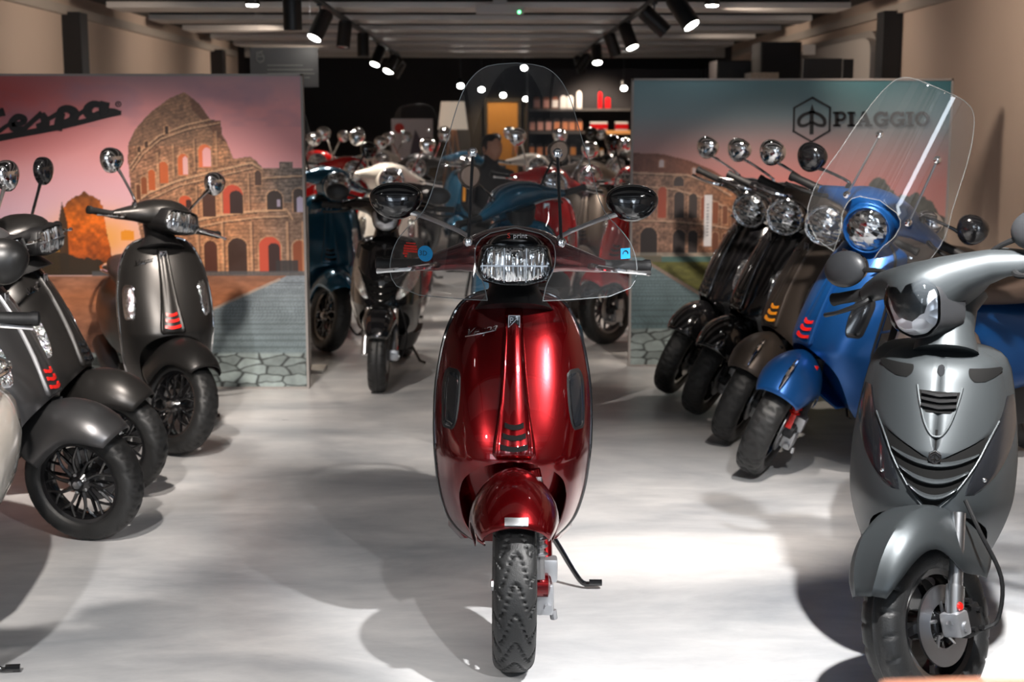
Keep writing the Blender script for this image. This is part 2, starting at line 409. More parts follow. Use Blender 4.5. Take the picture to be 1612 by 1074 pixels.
for px, py, Y, d, lit, lb in VIS:
    p = P(px, py, Y); tx = -1.18 if px < 777 else 1.08
    Y = min(tx*F_PX*1.012/(px-777), 18.1); p = P(px, py, Y)
    Y = {632: 17.4, 651: 18.05, 915: 17.3}.get(px, Y)
    spot(tx, Y, min(p.z, 2.16), d, lit, lb, 'far spotlights under the ceiling', 1.25, 70, 55 if lit else 0, (1, .84, .68))
for wx, wy, e_ in ((-1.9, 10.2, 26), (-1.9, 13.5, 26), (-1.9, 16.6, 26), (1.7, 5.6, 34), (1.7, 8.0, 34), (1.7, 11.0, 26), (1.7, 14.4, 26)):  # fill spots added to brighten the walls, no fixtures
    l = bpy.data.lights.new('added_wall_fill', 'SPOT'); l.energy = e_; l.spot_size = R(120); l.spot_blend = .8; l.color = (1, .80, .64); l.shadow_soft_size = .1
    lo = bpy.data.objects.new('added_wall_fill_light', l); COL.objects.link(lo); lo.location = (wx, wy, 2.2); lo.rotation_euler = Vector((1.2 if wx > 0 else -1.2, .2, -.35)).to_track_quat('-Z', 'Y').to_euler()
# bright bare lamps beside the tracks
for px, py, Y, lb in ((397, -4, 10.2, 'round glaring downlight at the upper edge left of the left track'), (1121, -2, 10.2, 'round glaring downlight at the upper edge right of the right track')):
    p = P(px, py, Y); z = 2.26
    o = empty('downlight', (p.x, Y, z)); tag(o, lb, 'downlight')
    part('housing', None, lambda bm: lathe(bm, [(0, .05), (.05, .055), (.06, .03)], (0, 0, 0), 'z', 20), M_blk, o)
    part('lamp_lens', None, lambda bm: lathe(bm, [(-.012, .001), (-.008, .035), (.004, .047), (.008, .047)], (0, 0, 0), 'z', 20), mat('glaring_lens', (1, .97, .93, 1), emis=45), o)
    l = bpy.data.lights.new('downlight', 'SPOT'); l.energy = 90; l.spot_size = R(120); l.spot_blend = .6; l.color = (1, .85, .70); l.shadow_soft_size = .04
    lo = bpy.data.objects.new('downlight_light', l); COL.objects.link(lo); lo.parent = o; lo.location = (0, 0, -.03)
# spots of the back room
for i, (px, py, lb) in enumerate(((725, 132, 'leftmost lit spot of the row of four in the back room'), (758, 138, 'second lit spot of the row of four in the back room'), (792, 147, 'third lit spot of the row of four in the back room'), (828, 153, 'rightmost lit spot of the row of four in the back room'), (982, 136, 'lit spot of the back room beside the right backdrop'), (825, 104, 'small lit spot behind the top of the windshield'))):
    Y = 18.9+.45*(i % 4); p = P(px, py, Y)
    o = empty('back_spotlight', (p.x, Y, 2.6)); tag(o, lb, 'spotlight', 'back room spotlights')
    part('stem', None, lambda bm: tube(bm, [(0, 0, 0), (0, 0, p.z-2.6+.06)], .007, 6), M_blk, o)
    part('lamp_housing', None, lambda bm: (lathe(bm, [(-.04, .042), (.08, .042), (.09, .02)], (0, 0, 0), 'z', 14), bmesh.ops.transform(bm, matrix=Matrix.Translation((0, 0, p.z-2.6)) @ Matrix.Rotation(R(-50), 4, 'X'), verts=bm.verts)), M_blk, o)
    part('lamp_lens', None, lambda bm: (lathe(bm, [(-.048, .001), (-.042, .040), (-.038, .040)], (0, 0, 0), 'z', 14), bmesh.ops.transform(bm, matrix=Matrix.Translation((0, 0, p.z-2.6)) @ Matrix.Rotation(R(-50), 4, 'X'), verts=bm.verts)), M_spotlens, o)
for i, (px0, px1, Y, z) in enumerate(((520, 700, 19.2, 2.45), (600, 760, 20.0, 2.5), (900, 1100, 19.4, 2.45), (1000, 1180, 20.3, 2.5))):
    xa, xb = (px0-777)/F_PX*Y, (px1-777)/F_PX*Y
    o = part('ceiling_duct', None, lambda bm: (tube(bm, [(xa, Y-.5, z), (xb, Y+.6, z)], .055, 12), tube(bm, [((xa+xb)/2, Y+.05, z), ((xa+xb)/2, Y+.05, 2.6)], .01, 6)), M_beam)
    tag(o, ('leftmost', 'second from left', 'second from right', 'rightmost')[i]+' of the four slanting ducts under the back room ceiling', 'duct')
def plight(loc, e, col, size=.1, cone=110, aim=(0, 0, -1)):  # added fill spot without a fixture, lifts dim parts of the back
    l = bpy.data.lights.new('added_fill_spot', 'SPOT'); l.energy = e; l.color = col; l.spot_size = R(cone); l.spot_blend = .5; l.shadow_soft_size = size
    o = bpy.data.objects.new('added_fill_spot_light', l); COL.objects.link(o); o.location = loc; o.rotation_euler = Vector(aim).to_track_quat('-Z', 'Y').to_euler()
plight((1.4, 18.9, 2.35), 45, (1, .80, .62), aim=(0, .25, -1), cone=100); plight((-.9, 18.0, 2.2), 30, (1, .8, .65), aim=(-.1, .3, -1))
plight((-1.2, 10.2, 2.18), 60, (1, .9, .8)); plight((.5, 10.5, 2.18), 40, (1, .9, .8)); plight((-.6, 13.6, 2.18), 60, (1, .88, .78)); plight((.9, 13.5, 2.18), 40, (1, .85, .72))
# ------------------------------------------------------------------ printed backdrops (the prints themselves are flat)
def vnoise(x, y, s, seed=0):
    rng = np.random.RandomState(seed); T = rng.rand(64, 64); u = x/s; v = y/s
    i = np.floor(u).astype(int); j = np.floor(v).astype(int); a = u-i; b = v-j; a = a*a*(3-2*a); b = b*b*(3-2*b)
    g = lambda p, q: T[p % 64, q % 64]
    return (g(i, j)*(1-a)+g(i+1, j)*a)*(1-b)+(g(i, j+1)*(1-a)+g(i+1, j+1)*a)*b
def fbm(x, y, s, seed=0, o=4):
    r_ = 0; a = .5
    for k in range(o): r_ = r_+a*vnoise(x, y, s/2**k, seed+k); a *= .55
    return r_/ (1-.55**o)*.9
def inpoly(X, Y, poly):
    c = np.zeros(X.shape, bool); n = len(poly)
    for i in range(n):
        x0, y0 = poly[i]; x1, y1 = poly[(i+1) % n]
        if y0 == y1: continue
        m = ((y0 > Y) != (y1 > Y)) & (X < (x1-x0)*(Y-y0)/(y1-y0)+x0); c ^= m
    return c
def seg(X, Y, pts, wd):
    d = np.full(X.shape, 1e9)
    for (x0, y0), (x1, y1) in zip(pts[:-1], pts[1:]):
        L2 = (x1-x0)**2+(y1-y0)**2; t = np.clip(((X-x0)*(x1-x0)+(Y-y0)*(y1-y0))/L2, 0, 1)
        d = np.minimum(d, np.hypot(X-x0-t*(x1-x0), Y-y0-t*(y1-y0)))
    return d < wd
def arch(X, Y, cx, top, w_, bot):
    r_ = w_/2; return (abs(X-cx) < r_) & (Y < bot) & ((Y > top+r_) | (np.hypot(X-cx, Y-top-r_) < r_))
def mixc(C, m, col, a=1.0):
    m = m.astype(float)[..., None]*a if m.dtype == bool else (m*a)[..., None]
    return C*(1-m)+np.array(col, float)*m
def ramp(Y, tab):
    ys = [t[0] for t in tab]; return np.stack([np.interp(Y, ys, [t[1][k] for t in tab]) for k in range(3)], -1)
def cobbles(X, Y, C, y0, ybig, cols, seed):
    # small setts then big flagstones towards the bottom edge
    d = np.clip((Y-y0)/(ybig-y0), 0, 1); 
    sz = 2.0+5*d
    row = np.floor((Y-y0)/np.maximum(sz*.55, 1.2)); u = X/(sz*1.2)+.5*(row % 2)+vnoise(X, Y, 9, seed)*.6
    joint = (np.abs(u % 1-.5) > .40) | (((Y-y0)/np.maximum(sz*.55, 1.2)) % 1 > .72)
    n = fbm(X, Y, 30, seed)
    base = ramp(Y, cols)*(.86+.32*n)[..., None]
    base = mixc(base, joint & (Y < ybig), (45, 52, 55), .38)
    # flagstones: jittered voronoi
    rng = np.random.RandomState(seed+5); gx, gy = 34., 15.
    px_, py_ = X+4*vnoise(X, Y, 12, seed+1), Y+3*vnoise(X, Y, 10, seed+2)
    i0 = np.floor(px_/gx).astype(int); j0 = np.floor(py_/gy).astype(int); d1 = np.full(X.shape, 1e9); d2 = d1.copy(); tone = np.zeros(X.shape)
    J = rng.rand(64, 64, 3)
    for di in (-1, 0, 1):
        for dj in (-1, 0, 1):
            a, b = i0+di, j0+dj; q = J[a % 64, b % 64]
            dd = np.hypot((px_-(a+.2+.6*q[..., 0])*gx)/gx, (py_-(b+.2+.6*q[..., 1])*gy)/gy)
            nw = dd < d1; d2 = np.where(nw, d1, np.minimum(d2, dd)); tone = np.where(nw, q[..., 2], tone); d1 = np.where(nw, dd, d1)
    gap = np.clip(1-(d2-d1)/.16, 0, 1)
    st = np.array((112, 122, 122.))*(.72+.38*tone+.25*fbm(X, Y, 9, seed+9))[..., None]
    st = st*(1-gap[..., None]*.72)
    m = np.clip((Y-ybig)/3, 0, 1)[..., None]
    return np.where((Y >= y0)[..., None], base*(1-m)+st*m, C)
def left_print(X, Y):
    C = ramp(Y, [(118, (150, 118, 124)), (170, (194, 132, 134)), (240, (206, 142, 144)), (330, (198, 162, 176)), (400, (182, 164, 186)), (436, (176, 148, 148))])
    red = np.clip(1-np.hypot((X+10)/230, (Y-150)/120), 0, 1); C = mixc(C, red, (150, 52, 50), .9)
    cl = fbm(X, Y*1.8, 90, 3); C = mixc(C, np.clip((cl-.5)*3, 0, 1)*(Y < 200), (120, 104, 124), .55)
    glow = np.exp(-((X-160)**2/70**2+(Y-375)**2/40**2)); C = mixc(C, np.clip(glow, 0, 1), (240, 150, 60), .85)
    # trees and a palace at the left
    edge = fbm(X, Y, 9, 8)*14
    tr = (Y > 300+edge+np.abs(X-143)*.9-10) & (X > 112-edge*.3) & (X < 178+edge*.2-(400-Y)*.12) & (Y < 436)
    tcol = ramp(Y, [(300, (98, 58, 30)), (350, (190, 92, 20)), (400, (150, 70, 22)), (436, (60, 36, 20))])*(.65+.7*fbm(X, Y, 7, 2))[..., None]
    C = np.where(tr[..., None], tcol, C)
    b = (X > 40) & (X < 104) & (Y > 352) & (Y < 436); C = mixc(C, b, (168, 120, 46), .95); C = mixc(C, b & ((X % 7) < 2.4) & ((Y % 9) < 4), (96, 66, 30), .8)
    cy = (X > 103-edge*.2) & (X < 116) & (Y > 318+np.abs(X-109)*5) & (Y < 436); C = mixc(C, cy, (58, 40, 24), .95)
    hd = (Y > 392+edge*.9+np.maximum(0, X-100)*.25) & (Y < 436) & (X < 200); C = mixc(C, hd, (42, 34, 24), .92)
    br = (X > 196) & (X < 216) & (Y > 358+edge*.7) & (Y < 380); C = mixc(C, br, (206, 128, 26), .9)
    # amphitheatre
    ruin = [(214, 300), (211, 250), (213, 225), (224, 203), (246, 178), (276, 155), (299, 145), (306, 150), (321, 163), (337, 188), (352, 190), (354, 212), (360, 222), (370, 250), (395, 246), (403, 252), (413, 264), (438, 264), (438, 254), (459, 254), (459, 264), (480, 264), (480, 440), (236, 440), (222, 350)]
    m = inpoly(X, Y, ruin)
    st = ramp(X, [(210, (150, 108, 84)), (290, (168, 122, 92)), (345, (176, 124, 88)), (400, (150, 112, 88)), (440, (112, 98, 90)), (480, (100, 92, 88))])
    st = st*(.30+.62*fbm(X, Y, 14, 11)+.75*fbm(X, Y, 3.4, 12, 3)**1.5)[..., None]
    st = st*(1-.28*((Y*1.0+X*.35*(X < 330)+6*vnoise(X, Y, 30, 5)) % 6 < 1.2))[..., None]
    st = mixc(st, (Y > 320) & (X > 260), (196, 128, 84), .22); st = mixc(st, (Y < 230) & (X < 340), (96, 78, 66), .42)
    C = np.where(m[..., None], st, C)
    sh = inpoly(X, Y, [(306, 150), (321, 163), (337, 188), (352, 190), (354, 212), (362, 226), (345, 214), (326, 190), (310, 172)]); C = mixc(C, sh, (84, 54, 40), .7)
    def cor(pts, w_=1.5):
        return C*1
    for pts, w_ in (([(214, 262), (232, 236), (261, 212), (300, 196), (353, 184)], 1.3), ([(216, 268), (234, 242), (262, 218), (302, 203), (354, 192)], 1.0), ([(217, 322), (240, 304), (283, 285), (335, 271), (396, 256), (412, 266)], 2.0), ([(222, 330), (244, 312), (286, 292), (337, 279), (398, 264)], 1.0), ([(300, 350), (345, 340), (400, 333), (447, 331), (455, 345)], 2.4), ([(306, 360), (350, 350), (402, 343), (450, 341)], 1.2), ([(413, 280), (480, 276)], 1.4)):
        C = mixc(C, seg(X, Y, pts, w_) & m, (206, 168, 132), .55); C = mixc(C, seg(X, Y, [(a, b+2.6) for a, b in pts], .9) & m, (58, 42, 36), .75)
    for cx, top, w_, bot, col in ((271, 198, 6, 211, (48, 34, 28)), (229, 230, 5, 240, (60, 42, 34)), (240, 222, 5, 232, (60, 42, 34)), (327, 227, 19, 263, (204, 104, 62)), (294, 242, 15, 276, (186, 92, 50)), (264, 254, 13, 288, (172, 84, 44)), (246, 267, 10, 300, (166, 80, 40)), (234, 278, 8, 306, (120, 64, 36)), (225, 290, 6, 314, (90, 54, 36)),
        (295, 308, 19, 342, (176, 72, 42)), (331, 297, 19, 342, (60, 34, 26)), (367, 291, 30, 337, (170, 62, 42)), (406, 268, 9, 292, (66, 46, 40)), (430, 300, 24, 331, (40, 30, 28)), (467, 297, 18, 334, (46, 36, 34)),
        (331, 380, 20, 432, (70, 36, 26)), (372, 376, 29, 434, (50, 32, 26)), (421, 374, 33, 432, (172, 66, 46)), (466, 380, 20, 430, (120, 60, 34))):
        a = arch(X, Y, cx, top-2, w_+4, bot+1) & m; C = mixc(C, a, (208, 160, 118), .40)
        a = arch(X, Y, cx, top, w_, bot); C = mixc(C, a, col, .95)
    for cx, top, w_, bot, col in ((330, 232, 12, 262, (216, 158, 160)), (297, 246, 7, 274, (206, 160, 160)), (300, 314, 9, 342, (50, 26, 22)), (372, 300, 20, 337, (40, 26, 24)), (427, 384, 18, 432, (42, 26, 24)), (436, 314, 6, 326, (150, 140, 160)), (469, 310, 12, 334, (156, 150, 176))):
        C = mixc(C, arch(X, Y, cx, top, w_, bot), col, .95)
    for xs in (312, 349, 393, 448, 472):
        C = mixc(C, (abs(X-xs) < 2.2) & (Y > 350) & (Y < 434) & m, (196, 152, 116), .5); C = mixc(C, (abs(X-xs-3) < 1) & (Y > 350) & (Y < 434) & m, (60, 44, 38), .5)
    for xs, t0, t1 in ((312, 292, 338), (349, 284, 336), (391, 272, 332), (311, 218, 270), (344, 206, 262), (279, 226, 280), (255, 240, 290)):
        C = mixc(C, (abs(X-xs) < 1.6) & (Y > t0) & (Y < t1) & m, (196, 150, 112), .45); C = mixc(C, (abs(X-xs-2.6) < .8) & (Y > t0) & (Y < t1) & m, (60, 44, 38), .45)
    C = mixc(C, (X > 430) & (X < 464) & (Y > 412) & (Y < 432), (42, 40, 42), .85)
    C = mixc(C, (Y > 430) & (Y < 439) & (X > 150), (72, 74, 78), .8)
    # square and road
    g = ramp(Y, [(436, (122, 84, 66)), (470, (146, 92, 62)), (560, (104, 74, 62)), (640, (92, 80, 76))])*(.8+.4*fbm(X*1, Y*3, 18, 21))[..., None]
    C = np.where((Y >= 437)[..., None], g, C)
    road = (Y >= 437) & (X > 434-(Y-443)*2.1)
    rc = cobbles(X, Y, C, 437, 562, [(437, (120, 128, 136)), (470, (112, 122, 128)), (560, (92, 104, 108))], 31)
    C = np.where(road[..., None], rc, C)
    C = mixc(C, seg(X, Y, [(434, 443), (330, 492), (180, 560)], 2.2) & (Y >= 437), (150, 136, 126), .8)
    bb = np.where((Y > 562)[..., None], cobbles(X, Y, C, 437, 562, [(437, (120, 128, 136)), (470, (112, 122, 128)), (560, (92, 104, 108))], 31), C)
    return bb
def right_print(X, Y):
    C = ramp(Y, [(127, (84, 118, 126)), (180, (112, 128, 134)), (225, (152, 122, 122)), (290, (176, 108, 104)), (350, (176, 120, 112)), (400, (150, 118, 108))])
    t = np.clip((X-1250)/260, 0, 1)*np.clip(1-(Y-127)/120, 0, 1); C = mixc(C, t, (36, 92, 104), .75)
    lf = np.clip((1150-X)/200, 0, 1)*np.clip(1-(Y-127)/130, 0, 1); C = mixc(C, lf, (112, 142, 150), .35)
    e = fbm(X, Y, 16, 4)
    tree = (Y > 330-60*np.exp(-((X-1385)/26)**2)-40*np.exp(-((X-1445)/40)**2)-22*np.exp(-((X-1300)/40)**2)+26*e) & (Y < 402) & (X > 1180)
    C = np.where(tree[..., None], np.array((62, 62, 54.))*(.6+.8*fbm(X, Y, 6, 6))[..., None], C)
    ruin = [(990, 239), (1040, 241), (1085, 252), (1120, 266), (1150, 286), (1166, 318), (1172, 402), (990, 402)]
    m = inpoly(X, Y, ruin)
    st = ramp(X, [(990, (138, 106, 92)), (1060, (128, 98, 82)), (1120, (132, 92, 70)), (1170, (150, 96, 62))])*(.30+.6*fbm(X, Y, 12, 14)+.7*fbm(X, Y, 3.2, 15, 3)**1.5)[..., None]
    C = np.where(m[..., None], st, C)
    C = mixc(C, m & (Y < 275) & inpoly(X, Y, [(990, 239), (1040, 241), (1085, 252), (1120, 266), (1150, 286), (1166, 318), (1150, 306), (1115, 284), (1080, 272), (990, 268)]), (98, 52, 38), .7)
    for pts in ([(990, 290), (1060, 296), (1120, 314), (1168, 338)], [(990, 345), (1060, 347), (1120, 353), (1170, 362)], [(990, 270), (1080, 274), (1115, 286), (1150, 306)]):
        C = mixc(C, seg(X, Y, pts, 1.6) & m, (176, 146, 124), .6); C = mixc(C, seg(X, Y, [(a, b+2.4) for a, b in pts], .8) & m, (50, 38, 34), .7)
    for cx, top, w_, bot, col in ((1038, 250, 8, 262, (170, 160, 165)), (1090, 262, 6, 272, (166, 150, 150)), (1066, 276, 16, 292, (50, 42, 42)), (1040, 292, 14, 342, (140, 62, 44)), (1067, 300, 17, 341, (40, 32, 32)), (1089, 303, 14, 341, (44, 36, 34)), (1004, 297, 14, 342, (50, 38, 36)), (1107, 308, 10, 344, (120, 62, 40)), (1126, 316, 9, 350, (110, 60, 38)), (1141, 322, 8, 352, (96, 56, 38)), (1155, 330, 7, 354, (80, 50, 36)),
        (1019, 356, 27, 401, (34, 28, 28)), (1068, 360, 20, 399, (36, 30, 30)), (1090, 361, 16, 398, (38, 32, 32)), (1126, 364, 10, 398, (90, 52, 36)), (1142, 366, 9, 398, (80, 48, 34)), (1157, 368, 8, 398, (70, 44, 32))):
        C = mixc(C, arch(X, Y, cx, top-2, w_+3, bot+1) & m, (176, 142, 118), .4); C = mixc(C, arch(X, Y, cx, top, w_, bot), col, .95)
    C = mixc(C, (X > 1107) & (X < 1120) & (Y > 305) & (Y < 386), (196, 196, 200), .92); C = mixc(C, (abs(X-1113) < 2) & (Y > 316) & (Y < 372) & (np.sin(Y*1.3) > -.1), (110, 112, 120), .8)
    C = mixc(C, (Y > 396) & (Y < 404), (150, 150, 140), .6); C = mixc(C, (Y >= 403) & (Y < 411), (50, 92, 88), .8)
    g = np.array((84, 84, 44.))*(.7+.6*fbm(X, Y*2, 10, 23))[..., None]
    C = np.where((Y >= 411)[..., None], g, C)
    C = mixc(C, (Y >= 402) & (X < 1040) & (Y < 412), (96, 84, 70), .8)
    rc = cobbles(X, Y, C, 404, 517, [(404, (104, 122, 126)), (440, (96, 114, 120)), (520, (74, 92, 96))], 41)
    road = (Y >= 404) & (X < 1022+(Y-412)*1.72)
    C = np.where(road[..., None], rc, C); C = np.where((Y > 517)[..., None], rc, C)
    C = mixc(C, seg(X, Y, [(1018, 412), (1095, 458), (1200, 520)], 2.4) & (Y < 517), (134, 112, 100), .85)
    return C
def print_mat(name):
    m, t, b = new_mat(name)
    a = t.nodes.new('ShaderNodeVertexColor'); a.layer_name = 'print'; t.links.new(a.outputs[0], b.inputs['Base Color'])
    b.inputs['Roughness'].default_value = .45
    return m
def backdrop(label, x0, x1, y0, y1, Y, func, gain, step=1.25):
    """x0..x1,y0..y1: the print's own raster frame; the panel stands at world distance Y"""
    A, B_ = P(x0, y1, Y), P(x1, y0, Y); root = empty('backdrop_panel', ((A.x+B_.x)/2, Y, 0)); tag(root, label, 'backdrop')
    cx = (A.x+B_.x)/2; hw = (B_.x-A.x)/2; zb, zt = max(A.z, .012), B_.z
    nx = int((x1-x0)/step); ny = int((y1-y0)/step)
    gx, gy = np.meshgrid(np.linspace(0, 1, nx+1), np.linspace(0, 1, ny+1))
    co = np.stack([-hw+2*hw*gx, np.full(gx.shape, -.012), zt+(zb-zt)*gy], -1).reshape(-1, 3)
    idx = np.arange((nx+1)*(ny+1)).reshape(ny+1, nx+1)
    q = np.stack([idx[1:, :-1], idx[1:, 1:], idx[:-1, 1:], idx[:-1, :-1]], -1).reshape(-1, 4)
    me = bpy.data.meshes.new('print'); me.from_pydata(co.tolist(), [], q.tolist())
    rgb = np.clip(func(x0+(x1-x0)*gx, y0+(y1-y0)*gy)*gain/255, 0, 1); lin = np.where(rgb <= .04045, rgb/12.92, ((rgb+.055)/1.055)**2.4)
    ca = me.color_attributes.new('print', 'FLOAT_COLOR', 'POINT')
    ca.data.foreach_set('color', np.concatenate([lin.reshape(-1, 3), np.ones((lin.shape[0]*lin.shape[1], 1))], 1).astype('f').ravel())
    me.materials.append(print_mat('printed_canvas')); link_mesh('printed_canvas', me, root)
    part('panel_board', None, lambda bm: (box(bm, -hw, hw, -.011, .035, .0, zt+.002), box(bm, -hw-.012, -hw, -.016, .04, 0, zt+.012), box(bm, hw, hw+.012, -.016, .04, 0, zt+.012), box(bm, -hw-.012, hw+.012, -.016, .04, zt, zt+.012), box(bm, -hw, hw, -.022, .04, 0, .012)), mat('panel_edge', (.30, .28, .27, 1), .5), root, smooth=False)
    return root, cx
bL, cxL = backdrop('sunset backdrop with a ruined amphitheatre and script lettering behind the left row', -60, 473, 120, 619, 7.74, left_print, 1.18)
bR, cxR = backdrop('dusk backdrop with hexagon emblem and block capitals behind the right row', 992, 1497, 127, 577, 8.43, right_print, 1.10)
# lettering of the left backdrop, drawn in the photo's pixel grid of the panel plane
def LP(px, py, Y, cx): p = P(px, py, Y); return (p.x-cx, p.z)
M_logo = mat('black_lettering', (.006, .005, .006, 1), .5)
def script(bm):
    f = lambda *pts: [LP(x, y, 7.74, cxL) for x, y in pts]
    u = 7.74/2267
    c = lambda X, Y: (X*220/1612, 120+Y*120/879)     # from the enlarged crop
    lay = [0]
    def S_(pts, wd, sm=4):
        lay[0] += 1; stroke(bm, f(*[c(*p) for p in pts]), [w_*.158*u for w_ in wd], -.020-.0006*lay[0], -.010, sm)
    S_([(-130, 735), (200, 675), (640, 595), (1000, 515), (1200, 465), (1405, 428)], [70, 62, 60, 48, 46, 30])   # underline
    S_([(1150, 440), (1290, 400), (1405, 425)], [60, 55, 40])
    S_([(-420, 500), (-300, 420), (-260, 560), (-230, 700)], [40, 70, 90, 60]); S_([(-230, 700), (-120, 560), (-20, 440), (60, 410)], [50, 60, 70, 80])   # V
    S_([(0, 640), (80, 580), (150, 540)], [40, 38, 40])                                                        # joins into e
    S_([(150, 560), (270, 540), (290, 490), (215, 468), (150, 540), (190, 610), (300, 600)], [40, 50, 60, 60, 70, 70, 40])
    S_([(290, 610), (400, 510), (495, 425)], [44, 46, 50]); S_([(495, 430), (535, 510), (520, 570), (440, 590)], [55, 80, 90, 70])   # s
    S_([(545, 510), (640, 455), (700, 420)], [40, 42, 46])
    S_([(725, 420), (695, 520), (680, 625)], [70, 78, 78]); S_([(690, 470), (720, 395), (800, 375), (870, 420), (860, 490), (790, 530), (700, 520)], [60, 66, 72, 90, 84, 70, 50])  # p
    S_([(880, 470), (960, 415), (1010, 385)], [40, 40, 44])
    S_([(1170, 330), (1090, 322), (1030, 370), (1030, 430), (1090, 465), (1160, 430)], [60, 66, 84, 84, 70, 60]); S_([(1225, 295), (1210, 390), (1235, 440)], [88, 92, 70])         # a
part('printed_lettering', None, script, M_logo, bL, smooth=False)
def regm(bm):
    p = LP(187.5, 164, 7.74, cxL); u = 7.74/2267
    stroke(bm, [(p[0]+4*u*cos(2*pi*k/16), p[1]+4*u*sin(2*pi*k/16)) for k in range(17)], 1.2*u, -.020, -.010)
    text_into(bm, 'R', 6*u, Matrix.Translation((p[0], -.015, p[1])) @ Matrix.Rotation(R(90), 4, 'X'), .002)
part('registered_mark', None, regm, M_logo, bL, smooth=False)
def hexem(bm):
    Y = 8.43; u = Y/2267; f = lambda x, y: LP(1220+x*300/1612, 130+y*120/645, Y, cxR)
    hx = [(312, 128), (460, 212), (455, 408), (303, 500), (152, 412), (157, 215), (312, 128)]
    stroke(bm, [f(*p) for p in hx], 3.2*u, -.020, -.012)
    for a in hx[:-1]: lathe(bm, [(-.020, 1.6*u), (-.012, 1.6*u)], (f(*a)[0], 0, f(*a)[1]), 'y', 8)
part('hexagon_outline', None, hexem, M_logo, bR, smooth=False)
def arrow(bm):
    Y = 8.43; u = Y/2267; f = lambda x, y: LP(1220+x*300/1612, 130+y*120/645, Y, cxR)
    stroke(bm, [f(305, 240), (f(304, 438))], 5.8*u, -.020, -.012)
    prism(bm, [f(309, 185), f(325, 235), f(345, 262), f(309, 258), f(270, 262), f(294, 235)], -.020, -.012)
    stroke(bm, [f(300, 250), f(235, 275), f(198, 315), f(205, 360), (f(250, 362)), f(300, 335)], [4.5*u, 5*u, 5.5*u, 5*u, 4.5*u, 4*u], -.020, -.012, 4)
    stroke(bm, [f(315, 250), f(375, 275), f(412, 315), f(408, 358), (f(360, 360)), f(310, 335)], [4.5*u, 5*u, 5.5*u, 5*u, 4.5*u, 4*u], -.020, -.012, 4)
part('emblem_arrow', None, arrow, M_logo, bR, smooth=False)
def slab(bm, s, x0, x1, ytop, ybot, Y, cx):
    """bold slab-serif capitals from strokes"""
    tot = sum({'P': 1, 'I': .62, 'A': 1.22, 'G': 1.16, 'O': 1.14}[c] for c in s); w_ = (x1-x0)/tot; x = x0
    H = ybot-ytop
    F = lambda a, b: LP(a, b, Y, cx); u = Y/2267
    def st(pts, wd, sm=0): stroke(bm, [F(*p) for p in pts], wd*u, -.020, -.012, sm)
    for c in s:
        cw = {'P': 1, 'I': .62, 'A': 1.22, 'G': 1.16, 'O': 1.14}[c]*w_; a, b = x+cw*.06, x+cw*.94; m = (a+b)/2; T, Bt = ytop, ybot; sw = H*.24; se = H*.13
        if c == 'I': st([(m, T), (m, Bt)], sw*1.1); st([(a, T+se/2), (b, T+se/2)], se); st([(a, Bt-se/2), (b, Bt-se/2)], se)
        if c == 'P':
            l = a+cw*.22; st([(l, T), (l, Bt)], sw*1.1); st([(a-1, Bt-se/2), (l+cw*.26, Bt-se/2)], se); st([(a-1, T+se/2), (l, T+se/2)], se)
            st([(l, T+H*.08), (b-cw*.25, T+H*.08), (b-cw*.08, T+H*.30), (b-cw*.25, T+H*.54), (l, T+H*.56)], sw*.75, 3)
        if c == 'A':
            st([(a+cw*.14, Bt), (m-1, T)], sw*.62); st([(b-cw*.16, Bt), (m-1, T)], sw*1.15); st([(a+cw*.22, Bt-H*.34), (b-cw*.24, Bt-H*.34)], se)
            st([(a-1, Bt-se/2), (a+cw*.33, Bt-se/2)], se); st([(b-cw*.42, Bt-se/2), (b+1, Bt-se/2)], se)
        if c == 'O': st([(m+cw*.36*cos(t), (T+Bt)/2+H*.42*sin(t)) for t in [2*pi*k/20 for k in range(21)]], sw*.9)
        if c == 'G':
            st([(m+cw*.36*cos(t), (T+Bt)/2+H*.42*sin(t)) for t in [R(325)-R(285)*k/18 for k in range(19)]], sw*.9)
            st([(b-cw*.12, (T+Bt)/2+H*.02), (b-cw*.12, Bt-H*.06)], sw*.8); st([(m, (T+Bt)/2+H*.05), (b+1, (T+Bt)/2+H*.05)], se); st([(b-cw*.10, T), (b-cw*.10, T+H*.30)], se)
        x += cw
part('printed_lettering', None, lambda bm: slab(bm, 'PIAGGIO', 1310, 1463, 176, 199, 8.43, cxR), M_logo, bR, smooth=False)
# ------------------------------------------------------------------ scooter geometry
# local frame: front wheel contact at the origin, the scooter faces -Y, +Y runs to its tail, Z up
AX = Vector((0, .438, .899)).normalized(); AP = Vector((0, .36, 1.0))
def steer(delta):
    return Matrix.Translation(AP) @ Matrix.Rotation(delta, 4, AX) @ Matrix.Translation(-AP)

